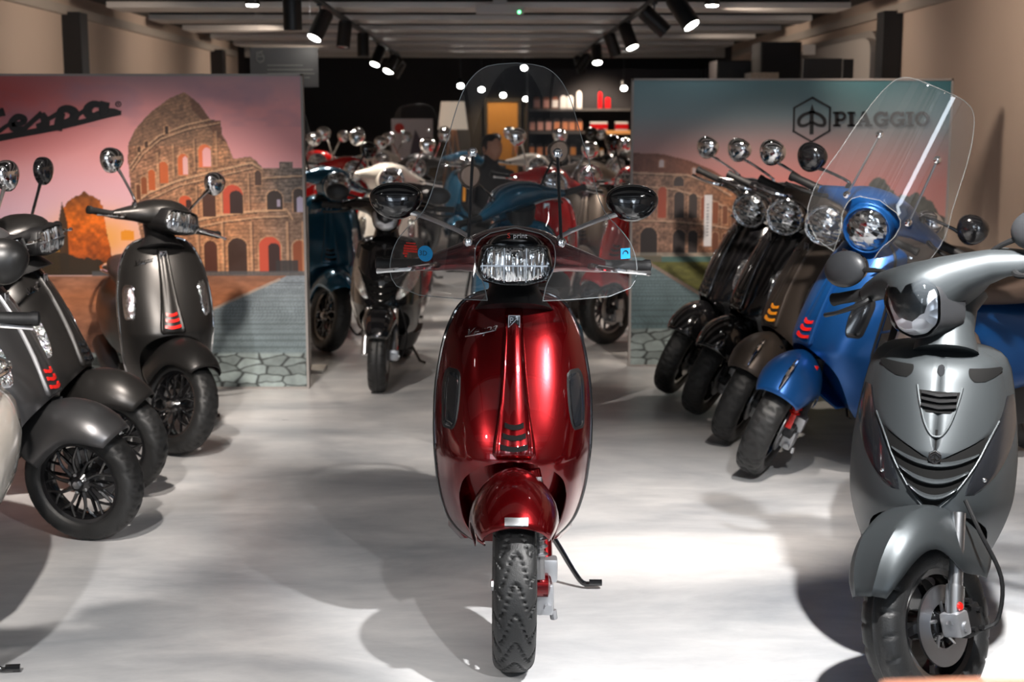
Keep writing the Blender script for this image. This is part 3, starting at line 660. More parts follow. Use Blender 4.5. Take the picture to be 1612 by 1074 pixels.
def wheel_parts(root, M, y=0.0, r=.23, hw=.055, rim='rim', hi=False, spoke='multi', disc_x=.055, tread='vee', key=''):
    """front_wheel (rim) > tyre, brake_disc, hub_cap"""
    rr = r-.075
    def rimb(bm):
        lathe(bm, [(-.040, rr+.004), (-.036, rr-.012), (-.022, rr-.020), (.022, rr-.020), (.036, rr-.012), (.040, rr+.004), (.02, rr-.006), (-.02, rr-.006)], (0, y, r), 'x', 56, cap=False)
        lathe(bm, [(-.05, .010), (-.05, .026), (-.034, .042), (.034, .042), (.045, .026), (.045, .010)], (0, y, r), 'x', 20)
        if spoke == 'multi':
            for k in range(10):
                a = 2*pi*k/10
                def pt(rad, da, x): return (x, y+rad*cos(a+da), r+rad*sin(a+da))
                tube(bm, [pt(.034, 0, -.030), pt(.075, .10, -.034), pt(.098, .16, -.034)], [.009, .0065, .0065], 6)
                tube(bm, [pt(.095, .16, -.034), pt(.120, .02, -.034), pt(rr-.015, -.06, -.030)], [.0055, .005, .006], 6)
                tube(bm, [pt(.095, .16, -.034), pt(.120, .27, -.034), pt(rr-.015, .34, -.030)], [.0055, .005, .006], 6)
                tube(bm, [pt(.04, .05, .01), pt(rr-.015, .1, .012)], [.008, .006], 5)
        else:
            for k in range(5):
                a = 2*pi*k/5+.35
                def pt(rad, da, x): return Vector((x, y+rad*cos(a+da), r+rad*sin(a+da)))
                rings = []
                for rad, wd in ((.034, .020), (.07, .024), (.11, .020), (rr-.012, .028)):
                    da = (rad-.03)*2.2
                    c = pt(rad, da, 0); tdir = Vector((0, -sin(a+da), cos(a+da)))
                    rings.append([c+tdir*wd*.5+Vector((-.030, 0, 0)), c-tdir*wd*.5+Vector((-.030, 0, 0)), c-tdir*wd*.5+Vector((.022, 0, 0)), c+tdir*wd*.5+Vector((.022, 0, 0))])
                loft(bm, rings)
    wh = part('front_wheel' if y == 0 else 'rear_wheel', 'rim%s%.3f%.3f' % (spoke, y, r), rimb, MT[rim], root, M)
    nu, nv = (560, 44) if hi else (224, 24)
    def tyreb(bm):
        prof = [(-.036, rr), (-.047, rr+.006), (-.055, rr+.028), (-.0545, rr+.045), (-.049, rr+.058), (-.040, rr+.066), (-.025, rr+.0725), (-.010, rr+.0747), (0, rr+.075)]
        prof = [(p[0]*hw/.055, p[1]) for p in prof]
        prof = prof+[(-a, b) for a, b in prof[-2::-1]]
        # resample
        q = catmull([(a, b, 0) for a, b in prof], 8)
        L = [0]
        for i in range(1, len(q)): L.append(L[-1]+(q[i]-q[i-1]).length)
        pts = []
        for k in range(nv+1):
            s = L[-1]*k/nv
            i = max(j for j in range(len(L)) if L[j] <= s+1e-9); i = min(i, len(q)-2)
            t = (s-L[i])/(L[i+1]-L[i]); p = q[i].lerp(q[i+1], t); pts.append((p.x, p.y, k/nv*2-1))
        rings = []
        for iu in range(nu):
            u = iu/nu; ring = []
            for (x, rad, v) in pts:
                av = abs(v); g = 0
                if av < .70:
                    if tread == 'vee':
                        n = 18
                        f = (u*n+av*1.9+(.5 if v > 0 else 0)) % 1
                        if av > .30 and f < .16: g = 1
                        f2 = (u*n-(1-cos(pi*min(av/.36, 1)))*.5*1.1) % 1
                        if av < .36 and f2 < .13: g = 1
                    else:
                        f = (u*22+(.5 if v > 0 else 0)+av*.35) % 1
                        if .18 < av < .66 and f < .16: g = 1
                        if .05 < av < .09: g = .9
                rd = rad-g*.006
                a = 2*pi*u
                ring.append((x, y+rd*cos(a), r+rd*sin(a)))
            rings.append(ring)
        loft(bm, rings, False, False, True)
    part('tyre', 'tyre%s%d%.3f%.3f%.3f' % (tread, hi, y, r, hw), tyreb, MT['tyre'], wh, angle=60)
    def discb(bm):
        lathe(bm, [(-.003, .055), (-.003, .10), (.003, .10), (.003, .055)], (disc_x, y, r), 'x', 40, cap=False)
        for k in range(5):
            a = 2*pi*k/5; tube(bm, [(disc_x, y+.03*cos(a), r+.03*sin(a)), (disc_x, y+.06*cos(a+.2), r+.06*sin(a+.2))], .005, 6)
    part('brake_disc', 'disc%.3f%.3f%.3f' % (y, r, disc_x), discb, MT['disc'], wh)
    def nutb(bm):
        lathe(bm, [(-.062, .006), (-.060, .015), (-.045, .017)], (0, y, r), 'x', 6)
        for k in range(5):
            a = 2*pi*k/5; lathe(bm, [(-.047, .004), (-.045, .007), (-.036, .007)], (0, y+.034*cos(a), r+.034*sin(a)), 'x', 6)
    part('wheel_nut', 'nuts%.3f%.3f' % (y, r), nutb, MT['steel'], wh)
    return wh

# ---- leg shield profile tables (by height z)
W_T = [(.235, .105), (.27, .15), (.314, .180), (.36, .196), (.427, .209), (.50, .216), (.56, .220), (.64, .2215), (.72, .218), (.80, .206), (.86, .192), (.908, .172), (.935, .156), (.955, .136), (.970, .108), (.981, .062), (.984, .012)]
YC_T = [(.235, .30), (.30, .215), (.36, .165), (.43, .125), (.50, .100), (.56, .094), (.70, .150), (.85, .226), (.92, .270), (.96, .298), (.984, .335)]
DEP_T = [(.235, .10), (.30, .15), (.40, .175), (.56, .17), (.70, .145), (.85, .11), (.93, .085), (.984, .04)]
WI_T = [(.235, .075), (.27, .105), (.314, .128), (.36, .142), (.427, .150), (.47, .143), (.50, .125), (.525, .092), (.541, .045), (.546, .0)]
SZ = [.235, .25, .27, .29, .314, .34, .36, .39, .42, .45, .47, .485, .50, .513, .525, .534, .541, .546, .56, .58, .60, .64, .68, .72, .76, .80, .83, .86, .885, .908, .922, .935, .946, .955, .964, .972, .977, .981, .984]
_z = [z for z in SZ]
SZ = sorted(set(SZ+[round((a+b)/2, 5) for a, b in zip(_z[:-1], _z[1:])]))
def sy(x, z):
    w_ = interp(W_T, z); s = min(1, abs(x)/max(w_, 1e-4))
    d = interp(DEP_T, z)
    return interp(YC_T, z)+d*(.30*s**1.8+.70*s**4.5)
def s_edge_y(z): return interp(YC_T, z)+interp(DEP_T, z)

def shield_b(bm):
    nx = 40
    for sg in (-1, 1):
        rows = []
        for z in SZ:
            wo = interp(W_T, z); wi = interp(WI_T, z) if z < .546 else 0
            row = []
            for k in range(nx+1):
                t = k/nx; t = 1-(1-t)**1.5
                x = wi+(wo-wi)*t; row.append((sg*x, sy(x, z), z))
            rows.append(row)
        loft(bm, rows, False, False)
        # return lip around the wheel opening
        lip = [[(sg*interp(WI_T, z), sy(interp(WI_T, z), z), z), (sg*interp(WI_T, z)*1.02, sy(interp(WI_T, z), z)+.05, z+.004)] for z in SZ if z <= .546]
        loft(bm, lip, False, False)
def edge_b(bm):
    for sg in (-1, 1):
        pts = [(sg*interp(W_T, z), s_edge_y(z), z) for z in SZ]
        tube(bm, pts, .0055, 8)
def knee_b(bm):
    rows = []
    for z in SZ:
        w_ = interp(W_T, z); ye = s_edge_y(z); k = min(1, (.99-z)/.06)*min(1, (z-.22)/.05)
        d = .075*max(k, .1)
        rows.append([(-w_, ye+.002, z), (-w_*.985, ye+d*.5, z), (-w_*.93, ye+d*.85, z), (-w_*.8, ye+d, z), (-w_*.4, ye+d*1.05, z), (0, ye+d*1.08, z), (w_*.4, ye+d*1.05, z), (w_*.8, ye+d, z), (w_*.93, ye+d*.85, z), (w_*.985, ye+d*.5, z), (w_, ye+.002, z), (w_*.8, ye-.012, z), (0, ye-.02, z), (-w_*.8, ye-.012, z)])
    loft(bm, rows, True, True)
def tie_hw(z): return interp([(.552, .060), (.60, .056), (.66, .046), (.74, .037), (.85, .029), (.948, .026)], z)
TZ = [.552, .556, .565, .58, .60, .64, .70, .78, .86, .92, .938, .945, .948]
def tie_b(bm):
    rows = []
    for i, z in enumerate(TZ):
        h = tie_hw(z); k = 1
        if z < .57: h *= .80+.2*min(1, (z-.552)/.012); k = .25+.75*min(1, (z-.552)/.012)
        if z > .93: k = .3+.7*max(0, (.948-z)/.018); h *= .85+.15*max(0, (.948-z)/.018)
        y0 = sy(h, z)+.004; yf = sy(0, z)
        row = []
        for s, o in ((-1, -.004), (-.97, .008), (-.86, .015), (-.80, .0135), (-.62, .011), (-.3, .017), (0, .019), (.3, .017), (.62, .011), (.80, .0135), (.86, .015), (.97, .008), (1, -.004)):
            row.append((h*s, min(yf, y0)-o*k, z))
        rows.append(row)
    loft(bm, rows, False, False)
def patch_b(sg, prof, out=.006, nx=6, inset=.0):
    """patch hugging the shield between xl(z) and xr(z) ; prof rows (z, xl, xr)"""
    def b(bm):
        rows = []; n = 14
        tl = [(p[0], p[1]) for p in prof]; tr = [(p[0], p[2]) for p in prof]
        for i in range(n+1):
            z = prof[0][0]+(prof[-1][0]-prof[0][0])*i/n
            xl, xr = interp(tl, z), interp(tr, z); row = []
            for k in range(nx+1):
                x = xl+(xr-xl)*k/nx
                e = 0 if (k in (0, nx) or i in (0, n)) else 1
                row.append((sg*x, sy(x, z)-(out*e+.0005 if e else -.002), z))
            rows.append(row)
        loft(bm, rows, False, False)
    return b
SIG = [(.618, .176, .192), (.63, .165, .197), (.66, .157, .199), (.70, .152, .199), (.74, .150, .196), (.765, .153, .186), (.772, .160, .178)]
SIGF = [(.612, .172, .197), (.628, .160, .201), (.66, .152, .203), (.70, .147, .203), (.745, .145, .200), (.772, .148, .189), (.780, .157, .180)]

def fender_b(bm):
    rows = []; Rw = .23; n = 26
    for i in range(n+1):
        a = R(49)+(R(150)-R(49))*i/n      # angle from the front, over the top, to the rear
        t = i/n
        rad = .280+.022*sin(pi*min(1, t*1.2))+.03*t
        hw = interp([(0, .086), (.05, .096), (.15, .108), (.35, .118), (.6, .120), (1, .105)], t)
        drop = interp([(0, .062), (.06, .078), (.2, .105), (.4, .135), (.6, .165), (1, .17)], t)
        row = []
        for k in range(17):
            u = (k/16*2-1)*pi/2*1.0
            x = hw*sin(u)*(1+.0*cos(u)); rr_ = rad-drop*(1-cos(u))**.9
            row.append((x, -rr_*cos(a), Rw+rr_*sin(a)))
        rows.append(row)
    loft(bm, rows, False, False)

def head_ring(x, yc, zc, ry, rz, n=20, e=2.4):
    out = []
    for k in range(n):
        a = 2*pi*k/n; c, s = cos(a), sin(a)
        out.append((x, yc+ry*abs(c)**(2/e)*(1 if c > 0 else -1), zc+rz*abs(s)**(2/e)*(1 if s > 0 else -1)))
    return out
def headset_b(bm):
    S = [(.262, .385, 1.052, .018, .017), (.24, .382, 1.056, .026, .023), (.20, .375, 1.066, .038, .030), (.15, .365, 1.078, .052, .040), (.115, .35, 1.088, .075, .052), (.085, .335, 1.093, .095, .062), (.045, .325, 1.096, .108, .069), (0, .322, 1.098, .112, .072)]
    loft(bm, [head_ring(-a, *b) for a, *b in S[:-1]]+[head_ring(a, *b) for a, *b in S[::-1]])
def neck_b(bm):
    lathe(bm, [(-.02, .115), (.02, .085), (.05, .07), (.11, .075)], (0, 0, 0), 'z', 20)
    bmesh.ops.transform(bm, matrix=Matrix.Translation((0, .33, .945)) @ Matrix.Rotation(-R(20), 4, 'X'), verts=bm.verts)
def poly_ring(pts, y, sc_=1.0, c=(0, 1.075), dz=0, tilt=.0):
    return [(c[0]+p[0]*sc_, y+(p[1])*tilt, c[1]+p[1]*sc_+dz) for p in pts]
def round_poly(pts, r=.2, n=4):
    """corner rounding of a polygon (r: fraction of the edge)"""
    out = []; N = len(pts)
    for i in range(N):
        p, a, b = Vector(pts[i]), Vector(pts[i-1]), Vector(pts[(i+1) % N])
        s, e = p.lerp(a, r), p.lerp(b, r)
        for k in range(n+1):
            t = k/n; q = s*(1-t)**2+p*2*t*(1-t)+e*t*t; out.append((q.x, q.y))
    return out
HEX = round_poly([(-.074, .048), (.074, .048), (.091, -.010), (.078, -.040), (.030, -.052), (-.030, -.052), (-.078, -.040), (-.091, -.010)], .25, 3)
CIR = [(.083*cos(2*pi*k/32), .083*sin(2*pi*k/32)) for k in range(32)]
def pod_b(shape, c, yb=.30, yf=.200):
    def b(bm):
        loft(bm, [poly_ring(shape, yb+.02, 1.28, c), poly_ring(shape, yb-.03, 1.24, c), poly_ring(shape, yf+.03, 1.20, c), poly_ring(shape, yf+.008, 1.17, c), poly_ring(shape, yf, 1.12, c), poly_ring(shape, yf+.006, 1.05, c)])
    return b
def bezel_b(shape, c, yf):
    def b(bm):
        loft(bm, [poly_ring(shape, yf+.012, 1.02, c), poly_ring(shape, yf-.004, 1.03, c), poly_ring(shape, yf-.008, 1.07, c), poly_ring(shape, yf-.003, 1.13, c), poly_ring(shape, yf+.01, 1.135, c)], True, False)
    return b
def lens_b(shape, c, yf, bulge=.014):
    def b(bm):
        rs = [poly_ring(shape, yf+.004, 1.03, c)]
        for k in range(1, 8):
            s = 1-k/8; rs.append(poly_ring(shape, yf-bulge*(1-s*s), s*1.03, c))
        rs.append(poly_ring(shape, yf-bulge, .02, c)); loft(bm, rs)
    return b

def vespa(cfg):
    g = cfg.get; paint = MT[cfg['paint']]; hi = g('hi', False); lo = g('lo', False)
    root = empty('scooter', cfg['pos'], (0, R(g('lean', 3)), R(cfg['phi']))); root.scale = (g('scale', 1),)*3
    tag(root, cfg['label'], 'scooter', g('group', 'scooters on the showroom floor'))
    S = steer(R(g('delta', 0)))
    rect = g('head', 'rect') == 'rect'
    # --- wheel, fender, fork
    wheel_parts(root, S, rim=g('rim', 'rim'), hi=hi)
    fd = part('front_fender', 'fender', fender_b, MT[g('fender', cfg['paint'])], root, S)
    if not g('_solid_fender'):
        md = fd.modifiers.new('thickness', 'SOLIDIFY'); md.thickness = .004; md.offset = -1
    if g('crest'):
        def cr(bm):
            pts = [(0, -.262+.0, .0)]
            ps = []
            for a in (52, 60, 70, 80, 88):
                rr_ = .305+(.012 if a in (60, 70, 80) else .0); ps.append((0, -rr_*cos(R(a)), .23+rr_*sin(R(a))))
            tube(bm, ps, [.003, .008, .010, .008, .003], 8)
        part('fender_crest', 'crest', cr, MT['chrome'], root, S)
    if hi:
        part('fender_plate', None, lambda bm: ([box(bm, -.030, .030, -.006, .006, -.011, .011, .002), bmesh.ops.transform(bm, matrix=Matrix.Translation((0, -.203, .462)) @ Matrix.Rotation(R(-35), 4, 'X'), verts=bm.verts)]), MT['steel'], root, S)
    def arm(bm):
        tube(bm, [(.082, .0, .23), (.086, .05, .30), (.080, .095, .40), (.05, .11, .52)], [.022, .020, .018, .022], 10, 4)
        lathe(bm, [(.045, .02), (.045, .034), (.092, .034), (.098, .02)], (0, 0, .23), 'x', 16)
    part('fork_arm', 'fork', arm, MT[g('fork', 'darkp')], root, S)
    def shock(bm):
        tube(bm, [(.070, -.045, .26), (.062, .03, .52)], .012, 8)
        for k in range(9):
            t = k/9; c = Vector((.070, -.045, .26)).lerp(Vector((.062, .03, .52)), .25+t*.7)
            lathe(bm, [(-.004, .018), (0, .023), (.004, .018)], c, 'z', 12)
    part('shock_absorber', 'shock', shock, MT[g('shock', 'plastic')], root, S)
    def cal(bm):
        box(bm, .060, .108, -.02, .055, .150, .235, .010); box(bm, .075, .118, .0, .05, .235, .30, .008)
        tube(bm, [(.092, -.018, .175), (.092, -.040, .175)], .012, 8); tube(bm, [(.108, .03, .15), (.112, .03, .125)], .010, 8)
    part('brake_caliper', 'caliper', cal, MT['alu'], root, S)
    # --- leg shield group
    sh = part('leg_shield', 'shield', shield_b, paint, root)
    md = sh.modifiers.new('thickness', 'SOLIDIFY'); md.thickness = .006; md.offset = -1
    part('shield_trim', 'edge', edge_b, MT[g('trim', 'chrome')], root)
    kn = part('knee_panel', 'knee', knee_b, MT[g('knee', cfg['paint'])], root)
    if g('vents'):
        def ven(bm):
            for i, (z0, z1) in enumerate(((.80, .725), (.715, .65), (.64, .575), (.565, .49))):
                rows = []
                for z in (z0, z1):
                    w_ = interp(W_T, z); ye = s_edge_y(z)
                    rows.append([(w_*1.0+.002, ye+.014, z), (w_*.985+.0022, ye+.036, z), (w_*.95+.004, ye+.058, z), (w_*.90, ye+.058, z), (w_*.93, ye+.014, z)])
                loft(bm, rows)
        part('air_vent', 'sidevents', ven, MT['smoke'], kn)
    part('horn_cover', 'tie', tie_b, paint, root, angle=75)
    slot = MT['void' if hi else g('slots', 'smoke')]
    for i, z in enumerate((.640, .613, .584)):
        def sb(bm, z=z, i=i):
            h = (.026+.0055*i); yf = sy(0, z)-.0185; rows = []
            for k in range(9):
                s = k/8*2-1; zc = z-.006*(1-s*s)+.003; x = s*h; yy = yf+.006*s*s
                rows.append([(x, yy-.002, zc+.0085), (x, yy-.008, zc-.004), (x, yy+.01, zc-.0075), (x, yy+.01, zc+.0075)])
            loft(bm, rows)
        hs = part('horn_slot', 'slot%d' % i, sb, slot, root)
        if slot in (MT['redp'], MT['amber']): hs['label'] = 'coloured slot of the horn cover'
    def em(bm): box(bm, -.0155, .0155, sy(0, .91)-.0215, sy(0, .91)-.010, .893, .926, .002)
    e = part('emblem', 'emblem', em, MT['smoke'], root)
    def em2(bm):
        y = sy(0, .91)-.0225
        for a in (((-.0155, .893), (.0155, .893)), ((-.0155, .926), (.0155, .926)), ((-.0155, .893), (-.0155, .926)), ((.0155, .893), (.0155, .926)), ((-.012, .895), (.013, .924)), ((-.010, .905), (-.010, .921)), ((-.010, .921), (-.003, .919)), ((-.003, .919), (-.004, .913)), ((-.004, .913), (-.010, .912))):
            stroke(bm, a, .0017, y-.001, y+.003)
        box(bm, -.0155, .0155, y-.001, y+.004, .8925, .8965)
    part('emblem_lettering', 'emblem2', em2, MT['steel'], e)
    if not lo:
        def sc_(bm):
            bmt = bmesh.new(); text_into(bmt, 'Vespa', .030, Matrix.Rotation(R(90), 4, 'X'), .0006, .55)
            for v in bmt.verts:
                v.co.x *= 1.25; v.co.z += v.co.x*.22; x = v.co.x-.095; z = .882+v.co.z; off = v.co.y; v.co = (x, sy(abs(x), z)-.0030+off, z)
            me = bpy.data.meshes.new('tmp'); bmt.to_mesh(me); bmt.free(); bm.from_mesh(me); bpy.data.meshes.remove(me)
            stroke_pts = [(-.136, .862), (-.055, .882)]
            for a, b in ((0, 1),):
                rows = []
                for k in range(9):
                    t = k/8; x = stroke_pts[0][0]+(stroke_pts[1][0]-stroke_pts[0][0])*t; z = stroke_pts[0][1]+(stroke_pts[1][1]-stroke_pts[0][1])*t
                    rows.append([(x, sy(abs(x), z)-.0035, z), (x, sy(abs(x), z)-.0035, z+.0022), (x, sy(abs(x), z)+.002, z+.0022), (x, sy(abs(x), z)+.002, z)])
                loft(bm, rows)
        part('shield_lettering', 'vespa_script', sc_, MT['chrome'], root, smooth=False)
    sigm = {'clear': MT['lens2'], 'smoke': MT['smoke']}[g('signal', 'clear')]
    for sg in (-1, 1):
        f_ = part('turn_signal', 'sigf%d' % sg, patch_b(sg, SIGF, .004, 8), MT['plastic' if g('signal', 'clear') == 'smoke' else g('sigframe', 'chrome')], root)
        part('signal_lens', 'sig%d' % sg, patch_b(sg, SIG, .010, 6), sigm, f_)
    # --- headset
    hp = MT[g('headpaint', cfg['paint'])]
    hsd = part('handlebar_cover', 'headset', headset_b, hp, root, S)
    part('steering_neck', 'neck', neck_b, MT['plastic'], root, S)
    shp, c, yf = (HEX, (0, 1.072), .200) if rect else (CIR, (0, 1.045), .215)
    kk = 'r' if rect else 'c'
    hl = part('headlight', 'pod'+kk, pod_b(shp, c, .30, yf), MT[g('podpaint', 'black' if rect else cfg['paint'])], root, S)
    part('headlight_bezel', 'bez'+kk, bezel_b(shp, c, yf), MT[g('bezel', 'black' if rect else 'chrome')], hl)
    part('headlight_lens', 'len'+kk, lens_b(shp, c, yf-.002, .014 if rect else .03), MT['lens' if rect else 'lensr'], hl)
    if rect:
        def bar(bm):
            box(bm, -.088, .088, yf-.017, yf-.008, 1.068, 1.072)
            for x in (-.03, .03): box(bm, x-.001, x+.001, yf-.017, yf-.008, 1.025, 1.118)
        part('reflector_divider', 'bar', bar, MT['steel'], hl)
    if g('brow'):
        def brow(bm):
            rows = []
            for k in range(17):
                s = k/16*2-1; x = .095*s; z = 1.142-.016*s*s-.030*abs(s)**5
                rows.append([(x, .205+.03*s*s, z-.016), (x, .198+.03*s*s, z-.002), (x, .22+.03*s*s, z+.008), (x, .30, z+.022-.006*s*s), (x, .33, z+.01), (x, .3, z-.016)])
            loft(bm, rows)
        br = part('headlight_brow', 'brow', brow, MT['black'], root, S)
        def sp(bm):
            text_into(bm, 'print', .020, Matrix.Translation((.013, .206, 1.150)) @ Matrix.Rotation(R(63), 4, 'X'), .001)
        part('brow_lettering', None, sp, MT['white_print'], br, smooth=False)
        part('brow_lettering', None, lambda bm: text_into(bm, 'S', .021, Matrix.Translation((-.018, .206, 1.150)) @ Matrix.Rotation(R(63), 4, 'X'), .001), MT['redstick'], br, smooth=False)['label'] = 'red first letter of the lettering'
    for sg in (-1, 1):
        part('handlebar_grip', 'grip%d' % sg, lambda bm: lathe(bm, [(sg*.255, .012), (sg*.257, .019), (sg*.275, .017), (sg*.37, .0165), (sg*.378, .020), (sg*.392, .019), (sg*.395, .008)], (0, .387, 1.052), 'x', 14), MT['rubber'], root, S)
        part('brake_lever', 'lever%d' % sg, lambda bm: tube(bm, [(sg*.215, .345, 1.055), (sg*.24, .325, 1.052), (sg*.30, .312, 1.046), (sg*.36, .318, 1.040), (sg*.385, .325, 1.038)], [.010, .009, .007, .006, .008], 8, 3), MT[g('lever', 'chrome')], root, S)
        mx, mz = g('mirror_at', (.235, 1.32)); bx = g('mirror_base', .155)
        mm = MT[g('mirror', 'chrome')]; wide = g('mirror_wide', False)
        mr = part('mirror', None if hi else 'mstem%d%.2f%.2f' % (sg, mx, mz), lambda bm: (tube(bm, [(sg*bx, .368, 1.10), (sg*(bx+.004), .366, 1.135), (sg*(mx*.6+bx*.4), .372, 1.10+(mz-1.10)*.62), (sg*(mx-.01), .378, mz-.03)], [.010, .0065, .0065, .009], 8, 3), lathe(bm, [(1.095, .016), (1.125, .014), (1.130, .008)], (sg*bx, .368, 0), 'z', 12)), MT[g('mirror_stem', g('mirror', 'chrome'))], root, S)
        def mh(bm):
            rows = []
            for k in range(9):                       # teardrop dome, its flat back holds the glass
                t = k/8*pi/2; s = sin(t)*1.0; yy = .378-.034*cos(t)+.005; ring = []
                for j in range(24):
                    a = 2*pi*j/24
                    rx = (.075 if wide else .060); rz = (.050 if wide else .056)
                    x = rx*cos(a)*(1+.14*sin(a)); z = rz*sin(a)*(1 if sin(a) > 0 else 1.12)
                    ring.append((sg*mx+x*max(s, .02)*1.0+sg*.02, yy, mz+z*max(s, .02)))
                rows.append(ring)
            rows.append([(p[0], p[1]+.012, p[2]) for p in rows[-1]])
            loft(bm, rows)
        part('mirror_housing', 'mh%d%d%.2f%.2f' % (sg, wide, mx, mz), mh, mm, mr)
        def mg(bm):
            rx, rz = (.067, .043) if wide else (.052, .048)
            prism(bm, [(sg*mx+sg*.02+rx*cos(a)*(1+.14*sin(a)), mz+rz*sin(a)) for a in [2*pi*j/24 for j in range(24)]], .394, .3965)
        part('mirror_glass', 'mg%d%d%.2f%.2f' % (sg, wide, mx, mz), mg, MT['mirror'], mr, smooth=False)
    # --- rear body
    def body(bm):
        T = [(.66, .10, .30, .66), (.70, .13, .30, .70), (.78, .155, .30, .715), (.90, .195, .30, .715), (1.04, .206, .31, .70), (1.20, .214, .34, .695), (1.36, .206, .39, .70), (1.50, .180, .46, .705), (1.60, .115, .53, .70), (1.64, .05, .58, .68)]
        rows = []
        for y, hw, zb, zt in T:
            ring = []
            for k in range(28):
                a = 2*pi*k/28; cc, ss = cos(a), sin(a)
                x = hw*abs(cc)**.8*(1 if cc > 0 else -1); zz = (zb+zt)/2+(zt-zb)/2*abs(ss)**.7*(1 if ss > 0 else -1)
                if ss > 0: x *= 1-.25*ss
                ring.append((x, y, zz))
            rows.append(ring)
        loft(bm, rows)
    part('rear_body', 'body', body, MT[g('bodypaint', cfg['paint'])], root)
    def seat(bm):
        T = [(.66, .06, .70, .735), (.70, .095, .695, .765), (.80, .125, .69, .785), (.95, .145, .69, .790), (1.08, .150, .69, .80), (1.16, .150, .69, .825), (1.30, .140, .69, .83), (1.42, .115, .69, .815), (1.50, .07, .70, .78)]
        rows = []
        for y, hw, zb, zt in T:
            ring = []
            for k in range(24):
                a = 2*pi*k/24; cc, ss = cos(a), sin(a)
                ring.append((hw*abs(cc)**.6*(1 if cc > 0 else -1), y, (zb+zt)/2+(zt-zb)/2*abs(ss)**.6*(1 if ss > 0 else -1)))
            rows.append(ring)
        loft(bm, rows)
    part('seat', 'seat', seat, MT[g('seatm', 'seat')], root)
    def floor_b(bm):
        rows = []
        for y, hw, zt in ((.40, .17, .33), (.46, .185, .31), (.60, .19, .30), (.74, .18, .30), (.84, .17, .31)):
            rows.append([(-hw, y, zt), (hw, y, zt), (hw*1.0, y, zt-.05), (hw*.8, y, zt-.09), (-hw*.8, y, zt-.09), (-hw, y, zt-.05)])
        loft(bm, rows)
    part('footboard', 'floorb', floor_b, MT[g('bodypaint', cfg['paint'])], root)
    def eng(bm):
        box(bm, -.10, .12, .92, 1.30, .17, .36, .02); tube(bm, [(-.15, 1.05, .2), (-.17, 1.2, .25), (-.17, 1.5, .32)], [.03, .055, .055], 12)
    part('engine', 'engine', eng, MT['darkp'], root)
    if not lo:
        wheel_parts(root, None, y=1.334, r=.232, rim=g('rim', 'rim'))
        def rack(bm): tube(bm, [(.12, 1.34, .72), (.155, 1.45, .74), (.11, 1.60, .745), (0, 1.64, .745), (-.11, 1.60, .745), (-.155, 1.45, .74), (-.12, 1.34, .72)], .009, 8, 4)
        part('grab_rail', 'rack', rack, MT[g('trim', 'chrome')], root)
    part('tail_light', 'tail', lambda bm: ellipsoid(bm, (0, 1.625, .63), (.05, .03, .035)), MT['redp'], root)
    def stand(bm):
        tube(bm, [(.10, .66, .22), (.15, .66, .15), (.205, .65, .060), (.235, .645, .022), (.262, .64, .020), (.278, .64, .022)], [.009, .009, .008, .008, .008, .009], 8, 3)
        tube(bm, [(.255, .64, .024), (.295, .64, .024)], .011, 8)
    part('kickstand', 'kick', stand, MT['black'], root)
    return root, S
